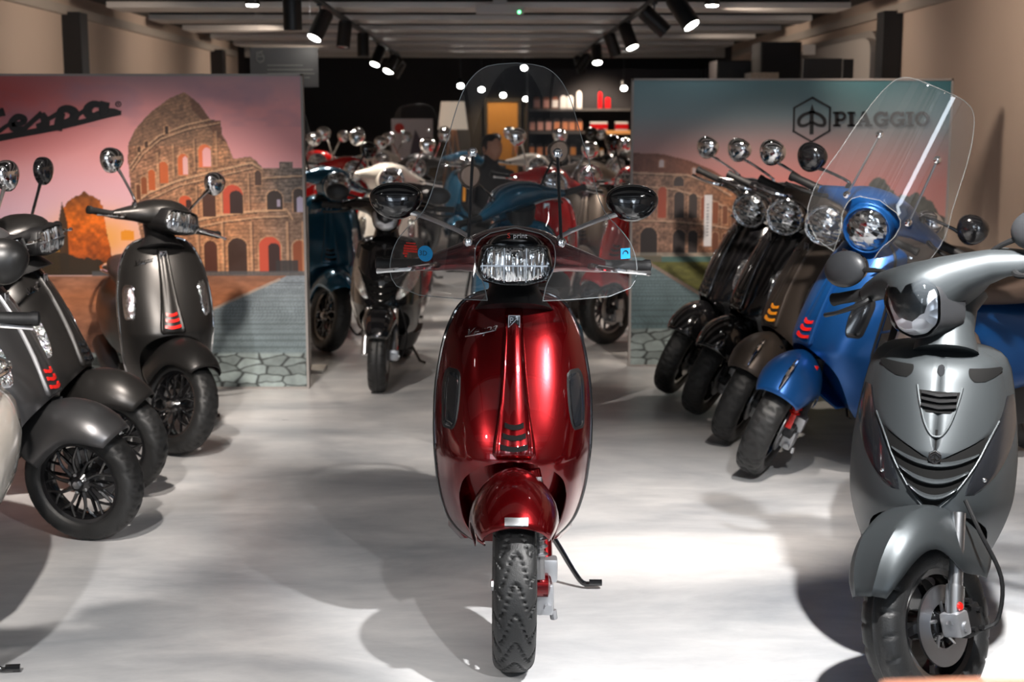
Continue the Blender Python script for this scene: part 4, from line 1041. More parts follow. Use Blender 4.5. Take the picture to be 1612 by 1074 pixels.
# ------------------------------------------------------------------ windshields
def zpx(y, Y=3.95): return CAM_H-Y*tan(atan((y-537)/F_PX)+PITCH)
OUT = [(97, 0), (98.5, 22), (101, 40), (106, 52), (115, 64), (130, 76), (150, 86), (180, 96), (212, 105), (262, 121), (302, 131), (330, 142), (345, 152), (356, 164), (370, 177), (385, 188), (405, 196), (425, 199), (440, 197), (452, 190), (460, 176), (465, 150)]
def windshield(root, S, kind, hi=False, loc=None):
    tabo = sorted([(zpx(y), x/567) for y, x in OUT]); zt = tabo[-1][0]; zb = tabo[0][0]
    if kind == 'gts':       # rounded screen without wings
        pts = [(1.61, 0), (1.607, .07), (1.595, .12), (1.57, .155), (1.51, .185), (1.40, .215), (1.22, .245), (1.12, .265), (1.04, .26), (.97, .23), (.93, .16)]
        tabo = sorted(pts); zt, zb = 1.61, .93
    tabi = [(zb, .075), (1.02, .085), (1.06, .105), (1.09, .110), (1.125, .105), (1.15, .08), (1.165, .04), (1.172, 0)]
    def yy(x, z):
        return .150+.42*max(0, z-1.0)*(1-.25*(z-1.0))+1.9*x*x-3.0*x**4
    nz, nx = 46, 16
    zs = [zb+(zt-zb)*(1-(1-i/nz)**1.35) for i in range(nz+1)]
    def sheet(bm):
        for sg in (-1, 1):
            rows = []
            for z in zs:
                xo = interp(tabo, z); xi = 0 if z >= 1.172 else interp(tabi, z)
                if z <= zb+1e-5: xi = min(xi, xo)
                rows.append([(sg*(xi+(xo-xi)*k/nx), yy(xi+(xo-xi)*k/nx, z), z) for k in range(nx+1)])
            loft(bm, rows, False, False)
    wsd = part('windshield', 'ws'+kind, sheet, MT['glass'], root, S, angle=80)
    def edge(bm):
        for sg in (-1, 1):
            pts = [(sg*interp(tabo, z), yy(interp(tabo, z), z), z) for z in zs]
            xi = interp(tabi, zb); xo = interp(tabo, zb)
            pts = [(sg*(xi+(xo-xi)*k/5), yy(xi+(xo-xi)*k/5, zb), zb) for k in range(5)]+pts
            tube(bm, pts, .0013, 5)
            ip = [(sg*interp(tabi, z), yy(interp(tabi, z), z), z) for z in [zb+(1.172-zb)*k/12 for k in range(13)]]
            tube(bm, ip, .0014, 5)
    part('windshield_rim', 'wse'+kind, edge, MT['acryl_edge'], wsd)
    for sg in (-1, 1):
        zt_ = 1.372; x0, x1 = .118, .128
        def rod(bm):
            tube(bm, [(sg*x1, yy(x1, 1.135)+.012, 1.125), (sg*x0, yy(x0, zt_)+.014, zt_)], .0045, 8)
        rd = part('windshield_rod', 'wsr%d' % sg, rod, MT['steel' if kind == 'gts' else 'darkp'], wsd)
        for x, z in ((x1, 1.13), (x0, zt_)):
            part('rod_cap', 'wsc%d%.3f' % (sg, x), lambda bm: lathe(bm, [(-.010, .003), (-.008, .010), (0, .0145), (.012, .0145), (.02, .006)], (sg*x, yy(x, z), z), 'y', 14), MT['chrome'], rd)
    if hi:
        def disc(cx, cz, rx, m, nm, shape='c'):
            def b(bm):
                n = 28; ring = []
                for r_ in (1.0, .5, .02):
                    if shape == 'c': ring.append([(cx+rx*r_*cos(2*pi*k/n), yy(cx+rx*r_*cos(2*pi*k/n), cz+rx*r_*sin(2*pi*k/n))-.0018, cz+rx*r_*sin(2*pi*k/n)) for k in range(n)])
                if shape == 'c': loft(bm, ring)
                if shape == 's':
                    pts = [(cx-rx, cz-rx), (cx+rx, cz-rx), (cx+rx, cz+rx), (cx-rx, cz+rx)]
                    vs = [bm.verts.new((a, yy(a, b_)-.0018, b_)) for a, b_ in pts]; bm.faces.new(vs)
            return part(nm, None, b, m, wsd, smooth=False)
        px2 = lambda px, py: ((px-811)/567, zpx(py))
        a = px2(670, 401); d = disc(a[0], a[1], .0215, MT['bluestick'], 'sticker'); d['label'] = 'round blue sticker'
        def t3(bm):
            bmt = bmesh.new(); text_into(bmt, '3D', .019, Matrix.Rotation(R(90), 4, 'X'), .0003)
            for v in bmt.verts: x = v.co.x+a[0]-.006; z = v.co.z+a[1]; v.co = (x, yy(x, z)-.0024, z)
            me = bpy.data.meshes.new('t'); bmt.to_mesh(me); bmt.free(); bm.from_mesh(me); bpy.data.meshes.remove(me)
        part('sticker_lettering', None, t3, MT['darkp'], d, smooth=False)
        b_ = px2(990, 401)
        d = disc(b_[0], b_[1], .0145, MT['bluestick'], 'sticker', 's'); d['label'] = 'square blue sticker with a dark ring'
        def rg(bm):
            n = 20
            rr_ = [[(b_[0]+q*cos(2*pi*k/n), yy(b_[0]+q*cos(2*pi*k/n), b_[1])-.0026, b_[1]+q*sin(2*pi*k/n)) for k in range(n)] for q in (.009, .006)]
            loft(bm, rr_, True, False)
        part('sticker_ring', None, rg, MT['darkp'], d, smooth=False)
        def red(bm):
            for (x0, y0, x1, y1) in ((638, 386, 654, 388), (635, 390, 656, 393), (634, 394, 657, 397), (634, 398, 657, 401), (633, 402, 641, 405), (636, 406, 640, 409)):
                p0, p1 = px2(x0, y0), px2(x1, y1)
                vs = [bm.verts.new((q[0], yy(q[0], q[1])-.0018, q[1])) for q in (p0, (p1[0], p0[1]), p1, (p0[0], p1[1]))]; bm.faces.new(vs)
        part('sticker', None, red, MT['redstick'], wsd, smooth=False)['label'] = 'red printed warning block'
    return wsd

HERO_POS = G(807, 1050)
hero, hS = vespa(dict(pos=(HERO_POS.x, HERO_POS.y, 0), phi=0.5, delta=0, lean=.6, paint='red', trim='black', slots='smoke', signal='smoke', sigframe='red',
    head='rect', brow=True, mirror='black', mirror_stem='steel', mirror_wide=True, mirror_at=(.315, 1.235), mirror_base=.125, lever='chrome', fork='red', hi=True,
    label='candy red scooter with tall clear windshield standing alone in the centre aisle', bezel='black', headpaint='red', podpaint='black', shock='steel'))
windshield(hero, hS, 'wings', True)
# ------------------------------------------------------------------ angular step-through scooter (V grille)
ZW = [(.26, .10), (.30, .155), (.36, .185), (.44, .205), (.52, .213), (.62, .212), (.72, .200), (.80, .185), (.845, .168), (.868, .13), (.878, .06), (.880, .01)]
ZY = [(.26, .30), (.32, .19), (.40, .12), (.47, .075), (.50, .070), (.56, .085), (.66, .130), (.78, .195), (.84, .24), (.88, .32)]
ZD = [(.26, .10), (.36, .20), (.5, .23), (.66, .21), (.80, .16), (.88, .08)]
ZI = [(.26, .07), (.30, .115), (.36, .145), (.41, .148), (.45, .125), (.475, .08), (.49, .0)]
def zy(x, z):
    w_ = interp(ZW, z); s = min(1, abs(x)/max(w_, 1e-4)); d = interp(ZD, z)
    return interp(ZY, z)+d*(.55*s**1.8+.45*s**4.5)
def zpatch(rows_, off, sides=(1,), nx=8, n=16, bev=True):
    def b(bm):
        tl = [(p[0], p[1]) for p in rows_]; tr = [(p[0], p[2]) for p in rows_]
        for sg in sides:
            rows = []
            for i in range(n+1):
                z = rows_[0][0]+(rows_[-1][0]-rows_[0][0])*i/n; xl, xr = interp(tl, z), interp(tr, z)
                rows.append([(sg*(xl+(xr-xl)*k/nx), zy(xl+(xr-xl)*k/nx, z)-(off if (0 < k < nx and 0 < i < n) or not bev else off*.2), z) for k in range(nx+1)])
            loft(bm, rows, False, False)
    return b
def zip_scooter(cfg):
    g = cfg.get; paint = MT[cfg['paint']]
    root = empty('scooter', cfg['pos'], (0, R(g('lean', 2)), R(cfg['phi']))); root.scale = (g('scale', 1),)*3
    tag(root, cfg['label'], 'scooter', 'scooters on the showroom floor')
    S = steer(R(g('delta', 0)))
    wheel_parts(root, S, r=.213, hw=.052, spoke='five', tread='blocks', disc_x=.048, hi=g('hi', False))
    def fen(bm):
        rows = []; n = 24; Rw = .213
        for i in range(n+1):
            t = i/n; a = R(32)+(R(150)-R(32))*t
            rad = .250+.035*t+.03*sin(pi*t)
            hw = interp([(0, .050), (.1, .075), (.35, .098), (.7, .105), (1, .10)], t)
            drop = interp([(0, .02), (.15, .045), (.4, .085), (.62, .16), (.8, .16), (1, .12)], t)
            row = []
            for k in range(17):
                u = k/16*2-1; ridge = .006*max(0, 1-abs(abs(u)-.35)*8)*(1 if t < .55 else 0)
                rr_ = rad+ridge-drop*abs(u)**3.0
                row.append((hw*sin(u*pi/2)*.5+hw*u*.5, -rr_*cos(a), Rw+rr_*sin(a)))
            rows.append(row)
        loft(bm, rows, False, False)
    fd = part('front_fender', 'zfender', fen, paint, root, S); md = fd.modifiers.new('t', 'SOLIDIFY'); md.thickness = .004; md.offset = -1
    for sg in (-1, 1):
        def leg(bm): tube(bm, [(sg*.083, -.005, .215), (sg*.083, .03, .30), (sg*.083, .033, .305)], .023, 14); tube(bm, [(sg*.083, .032, .303), (sg*.080, .11, .47)], .0175, 12)
        part('fork_leg', 'zfork%d' % sg, leg, MT['steel'], root, S)
    part('fork_boot', 'zboot', lambda bm: (box(bm, .055, .112, -.022, .025, .188, .25, .01), lathe(bm, [(.095, .012), (.118, .012)], (0, 0, .213), 'x', 12)), MT['alu'], root, S)
    part('brake_caliper', 'zcal', lambda bm: (box(bm, .058, .095, .03, .10, .17, .25, .012), [lathe(bm, [(.09, .008), (.105, .008)], (0, yy_, zz_), 'x', 8) for yy_, zz_ in ((.05, .19), (.08, .185), (.085, .23), (.05, .262))]), MT['plastic'], root, S)
    part('brake_hose', 'zhose', lambda bm: tube(bm, [(.10, .085, .18), (.125, .12, .20), (.15, .13, .30), (.13, .11, .42), (.10, .12, .50)], .0055, 8, 5), MT['rubber'], root, S)
    part('fork_reflector', 'zrefl', lambda bm: lathe(bm, [(.104, .011), (.108, .009)], (0, .005, .262), 'x', 12), MT['redp'], root, S)
    zs = [.26, .28, .30, .33, .36, .39, .41, .43, .45, .463, .475, .485, .49, .50, .52, .55, .58, .61, .64, .68, .72, .76, .79, .82, .845, .858, .868, .874, .878, .88]
    def sh(bm):
        for sg in (-1, 1):
            rows = []
            for z in zs:
                wo = interp(ZW, z); wi = interp(ZI, z) if z < .49 else 0
                rows.append([(sg*(wi+(wo-wi)*(1-(1-k/22)**1.4)), zy(wi+(wo-wi)*(1-(1-k/22)**1.4), z), z) for k in range(23)])
            loft(bm, rows, False, False)
            loft(bm, [[(sg*interp(ZI, z), zy(interp(ZI, z), z), z), (sg*interp(ZI, z), zy(interp(ZI, z), z)+.05, z)] for z in zs if z <= .49], False, False)
    s_ = part('leg_shield', 'zshield', sh, paint, root); md = s_.modifiers.new('t', 'SOLIDIFY'); md.thickness = .006; md.offset = -1
    def kn(bm):
        rows = []
        for z in zs:
            w_ = interp(ZW, z); ye = interp(ZY, z)+interp(ZD, z); d = .06*max(.1, min(1, (.89-z)/.05))
            rows.append([(-w_, ye, z), (-w_*.97, ye+d*.7, z), (-w_*.8, ye+d, z), (0, ye+d*1.1, z), (w_*.8, ye+d, z), (w_*.97, ye+d*.7, z), (w_, ye, z), (0, ye-.02, z)])
        loft(bm, rows)
    part('knee_panel', 'zknee', kn, MT[g('knee', 'plastic')], root)
    # raised bib panel down to the emblem
    bib = [(.612, .002, .010), (.626, 0, .038), (.648, 0, .088), (.668, 0, .128), (.69, 0, .150), (.73, 0, .168), (.80, 0, .160), (.85, 0, .135), (.872, 0, .085)]
    part('bib_panel', 'zbib', zpatch(bib, .009, (-1, 1), 14, 24), paint, root, angle=50)
    # V grille opening
    gv = [(.462+.03, .0, .004), (.53, 0, .044), (.57, 0, .074), (.61, 0, .100), (.650, .0, .122), (.672, .0, .130), (.684, 0, .128)]
    gr = part('grille_recess', 'zgrille', zpatch(gv, .004, (-1, 1), 10, 14, False), MT['void'], root)
    for j, (zc, hw) in enumerate(((.628, .108), (.588, .085), (.550, .060))):
        def sl(bm, zc=zc, hw=hw):
            rows = []
            for k in range(25):
                s = k/24*2-1; x = s*hw; z = zc-.026*(1-s*s); th = .0055*(1-abs(s)**3)+.001
                y0 = zy(x, z)
                rows.append([(x, y0-.004, z+th), (x, y0-.014, z+th*.5), (x, y0-.016, z-th*.3), (x, y0-.012, z-th), (x, y0-.002, z-th)])
            loft(bm, rows)
        part('grille_slat', 'zslat%d' % j, sl, paint, root)
    # grille surround
    def rim(bm):
        for sg in (-1, 1):
            pts = [(sg*(x+.004), zy(x, z)-.001, z) for z, x in ((.484, .0), (.50, .018), (.53, .046), (.57, .076), (.61, .102), (.65, .122), (.70, .150))]
            tube(bm, pts, .003, 8, 3)
    part('grille_surround', 'zrim', rim, paint, root)
    part('chest_vent', 'zvent', zpatch([(.725, .0, .030), (.735, 0, .040), (.765, 0, .050), (.775, 0, .052)], .011, (-1, 1), 6, 8, False), MT['void'], root)
    for z in (.737, .752, .766):
        part('vent_slat', 'zvs%.3f' % z, lambda bm: loft(bm, [[(x, zy(x, z)-.014-.0, z-.006+abs(x)*.12), (x, zy(x, z)-.020, z-.002+abs(x)*.12), (x, zy(x, z)-.010, z+.003+abs(x)*.12)] for x in [(-.044+.088*k/10) for k in range(11)]]), MT['plastic'], root)
    def chev(bm):
        for sg in (-1, 1): tube(bm, [(sg*x, zy(x, z)-.010, z) for x, z in ((.056, .785), (.048, .75), (.032, .70), (.014, .672), (0, .668))], .0035, 6, 3)
    part('chest_chevron', 'zchev', chev, paint, root)
    for sg in (-1, 1):
        part('nostril_vent', 'znos%d' % sg, zpatch([(.800, .085, .112), (.812, .072, .142), (.826, .068, .156), (.832, .070, .150)], .0115, (sg,), 6, 8, False), MT['void'], root)
        f_ = part('turn_signal', 'zsig%d' % sg, zpatch([(.53, .080, .102), (.555, .086, .140), (.60, .105, .178), (.66, .135, .2005), (.72, .158, .1985), (.755, .172, .190)], .004, (sg,), 8, 18), MT[g('signal', 'smoke')], root)
        part('signal_bulb', 'zbulb%d' % sg, lambda bm: ellipsoid(bm, (sg*.125, zy(.125, .565)-.004, .565), (.006, .005, .006)), MT['chrome'], f_)
    def hexa(bm):
        y = zy(0, .618)-.016
        prism(bm, [(.017*sin(2*pi*k/6), .622+.017*cos(2*pi*k/6)) for k in range(6)], y-.004, y+.014)
    em = part('emblem', 'zemb', hexa, MT['plastic'], root)
    def hexl(bm):
        y = zy(0, .618)-.021; pts = [(.0165*sin(2*pi*k/6), .622+.0165*cos(2*pi*k/6)) for k in range(7)]
        stroke(bm, pts, .0022, y, y+.004); stroke(bm, [(0, .610), (0, .634)], .0022, y, y+.003)
        for sg in (-1, 1): stroke(bm, [(0, .633), (sg*.009, .625), (sg*.010, .618), (sg*.004, .617), (0, .620)], .002, y, y+.003, 3)
    part('emblem_outline', 'zembl', hexl, MT['chrome'], em)
    part('keyhole_badge', 'zkey', lambda bm: prism(bm, [(.009*sin(2*pi*k/14), .826+.013*cos(2*pi*k/14)*(1 if k < 4 or k > 10 else 1.2)) for k in range(14)], zy(0, .826)-.016, zy(0, .826)-.002), MT['darkp'], root)
    # handlebar cover
    def hb(bm):
        Sx = [(.275, .385, 1.045, .022, .020), (.24, .38, 1.05, .040, .030), (.18, .365, 1.06, .060, .038), (.12, .34, 1.055, .080, .048), (.08, .32, 1.04, .10, .065), (.04, .305, 1.025, .125, .082), (0, .30, 1.02, .132, .086)]
        loft(bm, [head_ring(-a, *b, e=2.8) for a, *b in Sx[:-1]]+[head_ring(a, *b, e=2.8) for a, *b in Sx[::-1]])
    part('handlebar_cover', 'zhead', hb, paint, root, S)
    part('steering_neck', 'zneck', lambda bm: (lathe(bm, [(-.06, .085), (0, .070), (.06, .075), (.10, .10)], (0, 0, 0), 'z', 20), bmesh.ops.transform(bm, matrix=Matrix.Translation((0, .33, .91)) @ Matrix.Rotation(-R(24), 4, 'X'), verts=bm.verts)), paint, root, S)
    shp = round_poly([(-.052, .062), (.052, .062), (.076, .015), (.060, -.055), (.022, -.078), (-.022, -.078), (-.060, -.055), (-.076, .015)], .3, 3)
    hl = part('headlight', 'zpod', pod_b(shp, (0, 1.0), .29, .215), MT[g('podpaint', 'darkp')], root, S)
    part('headlight_lens', 'zlens', lens_b(shp, (0, 1.0), .208, .022), MT['lensz'], hl)
    part('headlight_cover', 'zcov', lambda bm: loft(bm, [poly_ring(shp, .225, 1.12, (0, 1.005)), poly_ring(shp, .195, 1.05, (0, 1.004)), poly_ring(shp, .176, .85, (0, 1.0)), poly_ring(shp, .166, .4, (0, 1.0)), poly_ring(shp, .165, .02, (0, 1.0))], True, False), MT['cover'], hl)
    for sg in (-1, 1):
        part('handlebar_grip', 'zgrip%d' % sg, lambda bm: lathe(bm, [(sg*.265, .012), (sg*.268, .018), (sg*.37, .017), (sg*.392, .019), (sg*.395, .008)], (0, .39, 1.045), 'x', 14), MT['rubber'], root, S)
        part('brake_lever', 'zlev%d' % sg, lambda bm: tube(bm, [(sg*.225, .34, 1.03), (sg*.25, .32, 1.02), (sg*.32, .312, 1.01), (sg*.38, .325, 1.008)], [.010, .008, .006, .007], 8, 3), MT['plastic'], root, S)
        mr = part('mirror', 'zmst%d' % sg, lambda bm: (tube(bm, [(sg*.165, .355, 1.05), (sg*.165, .352, 1.085), (sg*.18, .35, 1.10), (sg*.25, .35, 1.115)], [.012, .008, .006, .008], 8, 3), lathe(bm, [(1.04, .018), (1.08, .016)], (sg*.165, .355, 0), 'z', 12)), MT['plastic'], root, S)
        mc = (sg*.30, .352, 1.125)
        part('mirror_housing', 'zmh%d' % sg, lambda bm: (ellipsoid(bm, mc, (.070, .030, .052), None, 24, 14)), MT['darkp'], mr)
        part('mirror_glass', 'zmg%d' % sg, lambda bm: prism(bm, [(mc[0]+.060*cos(2*pi*k/24), mc[2]+.043*sin(2*pi*k/24)) for k in range(24)], .372, .381), MT['mirror'], mr, smooth=False)
    def body(bm):
        T = [(.62, .12, .28, .50), (.72, .15, .28, .62), (.90, .185, .28, .69), (1.10, .205, .34, .70), (1.30, .19, .44, .71), (1.48, .13, .54, .72), (1.58, .06, .60, .70)]
        rows = []
        for y, hw, zb, zt in T:
            rows.append([(hw*abs(cos(a))**.8*(1 if cos(a) > 0 else -1), y, (zb+zt)/2+(zt-zb)/2*abs(sin(a))**.7*(1 if sin(a) > 0 else -1)) for a in [2*pi*k/24 for k in range(24)]])
        loft(bm, rows)
    part('rear_body', 'zbody', body, paint, root)
    def seat(bm):
        T = [(.60, .07, .66, .71), (.64, .10, .66, .75), (.80, .13, .68, .775), (1.0, .140, .69, .785), (1.25, .13, .70, .80), (1.45, .07, .71, .77)]
        loft(bm, [[(hw*abs(cos(a))**.6*(1 if cos(a) > 0 else -1), y, (zb+zt)/2+(zt-zb)/2*abs(sin(a))**.6*(1 if sin(a) > 0 else -1)) for a in [2*pi*k/20 for k in range(20)]] for y, hw, zb, zt in T])
    part('seat', 'zseat', seat, MT[g('seatm', 'seat')], root)
    part('footboard', 'zfloor', lambda bm: loft(bm, [[(-hw, y, .29), (hw, y, .29), (hw*.8, y, .20), (-hw*.8, y, .20)] for y, hw in ((.30, .10), (.40, .17), (.60, .185), (.82, .17))]), MT['plastic'], root)
    part('engine', 'zengine', lambda bm: (box(bm, -.09, .10, .9, 1.25, .17, .34, .02), tube(bm, [(-.14, 1.0, .2), (-.16, 1.15, .24), (-.16, 1.4, .3)], [.03, .05, .05], 10)), MT['darkp'], root)
    wheel_parts(root, None, y=1.26, r=.213, hw=.052, spoke='five', tread='blocks')
    part('kickstand', 'kick', None, MT['black'], root) if False else None
    part('centre_stand', 'zstand', lambda bm: [tube(bm, [(sg*.06, .86, .20), (sg*.14, .93, .03), (sg*.17, .96, .012)], .010, 8) for sg in (-1, 1)]+[tube(bm, [(-.1, .895, .115), (.1, .895, .115)], .008, 8)], MT['black'], root)
    return root, S
# ------------------------------------------------------------------ the scooters around the hero
def at(px, py): v = G(px, py); return (v.x, v.y, 0)
# left-hand row
vespa(dict(scale=.95, mirror_at=(.29, 1.30), pos=at(290, 713), phi=22, delta=32, lean=-1.5, paint='matt_black', trim='chrome', slots='redp', label='matt black scooter at the far end of the left row with red horn slots', head='rect', mirror='chrome', headpaint='matt_black', podpaint='plastic', bezel='plastic', group='scooters in the left row'))
vespa(dict(scale=.95, mirror_at=(.29, 1.30), pos=at(184, 780), phi=86, delta=-10, lean=-2, paint='matt_black', trim='plastic', slots='smoke', label='matt black scooter with black mirror, middle of the three dark scooters on the left', head='rect', mirror='black', podpaint='plastic', bezel='plastic', group='scooters in the left row'))
vespa(dict(scale=.95, mirror_at=(.29, 1.30), pos=at(138, 850), phi=86, delta=-12, lean=-2, paint='matt_grey', trim='chrome', slots='redp', label='matt dark grey scooter with red horn slots, nearest of the dark left row', head='rect', mirror='chrome', knee='matt_black', podpaint='plastic', bezel='plastic', group='scooters in the left row'))
vespa(dict(scale=.95, mirror_at=(.29, 1.20), pos=(-1.44, 3.0, 0), phi=10, delta=0, lean=2, paint='white', trim='chrome', head='round', mirror='matt_black', label='cream scooter cut off by the left edge, nearest scooter of the left row', group='scooters in the left row'))
# right-hand row
bl, bS = vespa(dict(pos=at(1212, 750), phi=-70, delta=46, lean=7, scale=1.03, mirror_at=(.32, 1.16), paint='blue', trim='plastic', slots='redp', head='round', crest=True, vents=True, mirror='black', bezel='blue', signal='smoke', seatm='brownseat', bodypaint='blue', label='satin blue scooter with clear windshield in the right row', lever='plastic', fork='darkp', shock='redp', group='scooters in the right row'))
windshield(bl, bS, 'gts')
vespa(dict(scale=1.0, mirror_at=(.36, 1.19), pos=at(1167, 698), phi=-70, delta=46, lean=7,  paint='brown', trim='chrome', slots='amber', head='round', crest=True, mirror='chrome', label='matt taupe scooter with amber horn slots, between the blue scooter and a black one', seatm='brownseat', group='scooters in the right row'))
vespa(dict(scale=1.0, mirror_at=(.36, 1.19), pos=at(1118, 656), phi=-72, delta=46, lean=7,  paint='black', trim='chrome', slots='smoke', head='round', mirror='chrome', label='gloss black scooter in the right row, next to the taupe one', seatm='seat', group='scooters in the right row'))
vespa(dict(scale=1.0, mirror_at=(.36, 1.19), pos=at(1072, 623), phi=-73, delta=48, lean=7,  paint='black', trim='chrome', slots='smoke', head='round', mirror='chrome', label='gloss black scooter at the far end of the right row', group='scooters in the right row'))
zp = G(1440, 1110)
zip_scooter(dict(pos=(zp.x, zp.y, 0), phi=-17, delta=-38, lean=2, paint='zip', hi=False, seatm='brownseat', label='satin grey scooter with V shaped grille in the right foreground', signal='smoke'))
# behind the backdrops
vespa(dict(pos=at(520, 554), phi=12, delta=20, lean=2, paint='teal', trim='plastic', slots='smoke', head='round', mirror='black', headpaint='teal', label='petrol blue scooter beside the edge of the left backdrop', group='scooters in the back of the shop'))
zip_scooter(dict(scale=.94, pos=at(597, 617), phi=-3, delta=3, lean=1, paint='black', label='gloss black scooter with V grille and two steel fork legs left of the aisle', signal='lens2', podpaint='black'))
vespa(dict(pos=at(950, 541), phi=-38, delta=-8, lean=2, paint='brightred', trim='plastic', slots='smoke', head='round', rim='greyrim', mirror='black', label='bright red scooter half hidden behind the right backdrop edge', group='scooters in the back of the shop'))
vespa(dict(pos=(.06, 7.35, 0), phi=184, delta=34, lean=-3, paint='teal', trim='plastic', slots='smoke', head='round', mirror='black', mirror_at=(.25, 1.26), headpaint='teal', bodypaint='teal', label='blue scooter facing away, hidden behind the red hero scooter except for its handlebar', group='scooters in the back of the shop'))
BACK = [  # x, y, phi, delta, paint, mirror, label
 (.30, 9.1, 0, 16, 'brightred', 'chrome', 'red scooter with chrome headlight behind the blue handlebar'),
 (-1.62, 10.9, 14, -8, 'white', 'chrome', 'cream scooter with rounded windshield, nearest of the pale ones behind the petrol blue scooter'),
 (-1.22, 11.8, 10, 14, 'brightred', 'chrome', 'red scooter with chrome mirrors above the petrol blue one'),
 (-1.8, 14.3, 8, 0, 'brightred', 'chrome', 'red scooter at the far left behind the cream windshield scooter'),
 (-.78, 9.9, 4, 8, 'white', 'chrome', 'cream scooter behind the black V grille scooter'),
 (-1.2, 14.7, 6, 4, 'white', 'chrome', 'pale scooter deep in the shop between red ones'),
 (-.68, 12.6, 8, -14, 'matt_grey', 'chrome', 'grey scooter with tall windshield in front of the white poster'),
 (-.40, 14.0, -12, 10, 'teal', 'chrome', 'blue scooter deep in the shop below the white poster'),
 (.62, 10.6, -8, 10, 'brown', 'chrome', 'taupe scooter behind the right windshield wing of the hero'),
 (1.35, 15.3, -4, -8, 'white', 'chrome', 'pale scooter under the bottle shelves'),
 (.36, 12.8, 10, 12, 'white', 'chrome', 'cream scooter in the middle distance beside the red one'),
 (1.0, 12.9, -10, 10, 'black', 'black', 'black scooter near the edge of the right backdrop'),
]
for x, y, ph, de, pt, mi, lb in BACK:
    r_, s__ = vespa(dict(pos=(x, y, 0), phi=ph, delta=de, lean=3, paint=pt, trim='chrome' if pt in ('white', 'brightred') else 'plastic', slots='smoke', head='round', mirror=mi, lo=True, label=lb, group='scooters in the back of the shop'))
    if 'windshield' in lb and 'wing' not in lb and 'behind the cream' not in lb: windshield(r_, s__, 'gts')
# ------------------------------------------------------------------ things in the back
def thing(name, loc, label, cat, group=None, rz=0):
    o = empty(name, loc, (0, 0, rz)); return tag(o, label, cat, group)
# hanging sign
s0, s1 = P(395, 137, 10.0), P(500, 75, 10.0)
hs = thing('hanging_sign', ((s0.x+s1.x)/2, 10.0, s0.z), 'grey translucent hanging sign with monogram above the left backdrop', 'sign')
hw, hh = (s1.x-s0.x)/2, s1.z-s0.z
part('sign_board', None, lambda bm: box(bm, -hw, hw, -.004, .004, 0, hh), mat('smoky_sign', (.13, .125, .12, 1), .35), hs, smooth=False)
for sg in (-1, 1): part('hanging_wire', None, lambda bm: tube(bm, [(sg*hw*.8, 0, hh), (sg*hw*.8, 0, 2.42-s0.z)], .0015, 5), MT['steel'], hs)
M_sgn = mat('pale_sign_print', (.45, .45, .40, 1), .5)
part('monogram', None, lambda bm: (stroke(bm, [(-hw*.62, hh*.90), (-hw*.80, hh*.88), (-hw*.80, hh*.66), (-hw*.60, hh*.66), (-hw*.60, hh*.78), (-hw*.80, hh*.78)], .006, -.007, -.0035), stroke(bm, [(-hw*.70+.026*cos(t), hh*.74+.032*sin(t)) for t in [2*pi*k/16 for k in range(17)]], .005, -.007, -.0035)), M_sgn, hs, smooth=False)
part('sign_lettering', None, lambda bm: [stroke(bm, [(-hw*.5, z), (x, z)], .004, -.006, -.0035) for z, x in ((hh*.55, hw*.55), (hh*.44, hw*.85), (hh*.34, hw*.9), (hh*.24, hw*.75))], M_sgn, hs, smooth=False)
# tall cabinets and screens along the right wall
def pxbox(name, label, cat, x0, y0, x1, y1, Y, depth, m, zb=None, group=None, bev=0):
    a, b = P(x0, y1, Y), P(x1, y0, Y)
    o = thing(name, ((a.x+b.x)/2, Y, 0 if zb is None else zb), label, cat, group); w_ = (b.x-a.x)/2
    part('body', None, lambda bm: box(bm, -w_, w_, 0, depth, 0, b.z-(0 if zb is None else zb), bev), m, o, smooth=False); return o, w_, b.z
c1, w1, h1 = pxbox('tall_cabinet', 'dark tall cabinet behind the top of the right backdrop', 'cabinet', 1128, 95, 1196, 130, 14.2, .5, M_dark)
part('cabinet_door', None, lambda bm: box(bm, -w1+.01, w1-.01, -.015, 0, .1, h1-.02), M_blk, c1, smooth=False)
c2, w2, h2 = pxbox('tall_cabinet', 'taller black cabinet next to the grey wall panel', 'cabinet', 1197, 66, 1262, 130, 13.6, .5, M_blk)
part('cabinet_door', None, lambda bm: box(bm, -w2+.01, w2-.01, -.015, 0, .1, h2-.02), M_dark, c2, smooth=False)
pa = thing('rounded_wall_panel', (XR, 12.5, .9), 'grey rounded panel standing off the right wall behind the screens', 'wall panel')
def rp(bm):
    prf = round_poly([(-1.35, 0), (1.35, 0), (1.35, 1.26), (-1.35, 1.26)], .10, 4)
    prism(bm, prf, -.10, 0, 'yz')
part('panel_face', None, rp, mat('grey_panel', (.26, .245, .23, 1), .5), pa, smooth=False)
part('panel_back', None, lambda bm: prism(bm, round_poly([(-1.42, -.02), (1.28, -.02), (1.28, 1.20), (-1.42, 1.20)], .10, 4), -.16, -.10, 'yz'), mat('grey_panel_light', (.33, .31, .29, 1), .5), pa, smooth=False)
for (x0, y0, x1, y1, Y, lb) in ((1263, 92, 1326, 150, 10.55, 'larger black display screen in front of the grey wall panel'), (1326, 93, 1344, 150, 10.85, 'narrow black display screen beside the larger one')):
    a, b = P(x0, y1, Y), P(x1, y0, Y); o = thing('display_screen', ((a.x+b.x)/2, Y, 0), lb, 'screen'); w_ = (b.x-a.x)/2
    part('screen', None, lambda bm: box(bm, -w_, w_, 0, .04, b.z-.62, b.z, .003), M_blk, o, smooth=False)
    part('screen_stand', None, lambda bm: (box(bm, -.03, .03, .01, .04, .02, b.z-.62), box(bm, -.12, .12, -.1, .15, 0, .02)), M_blk, o, smooth=False)
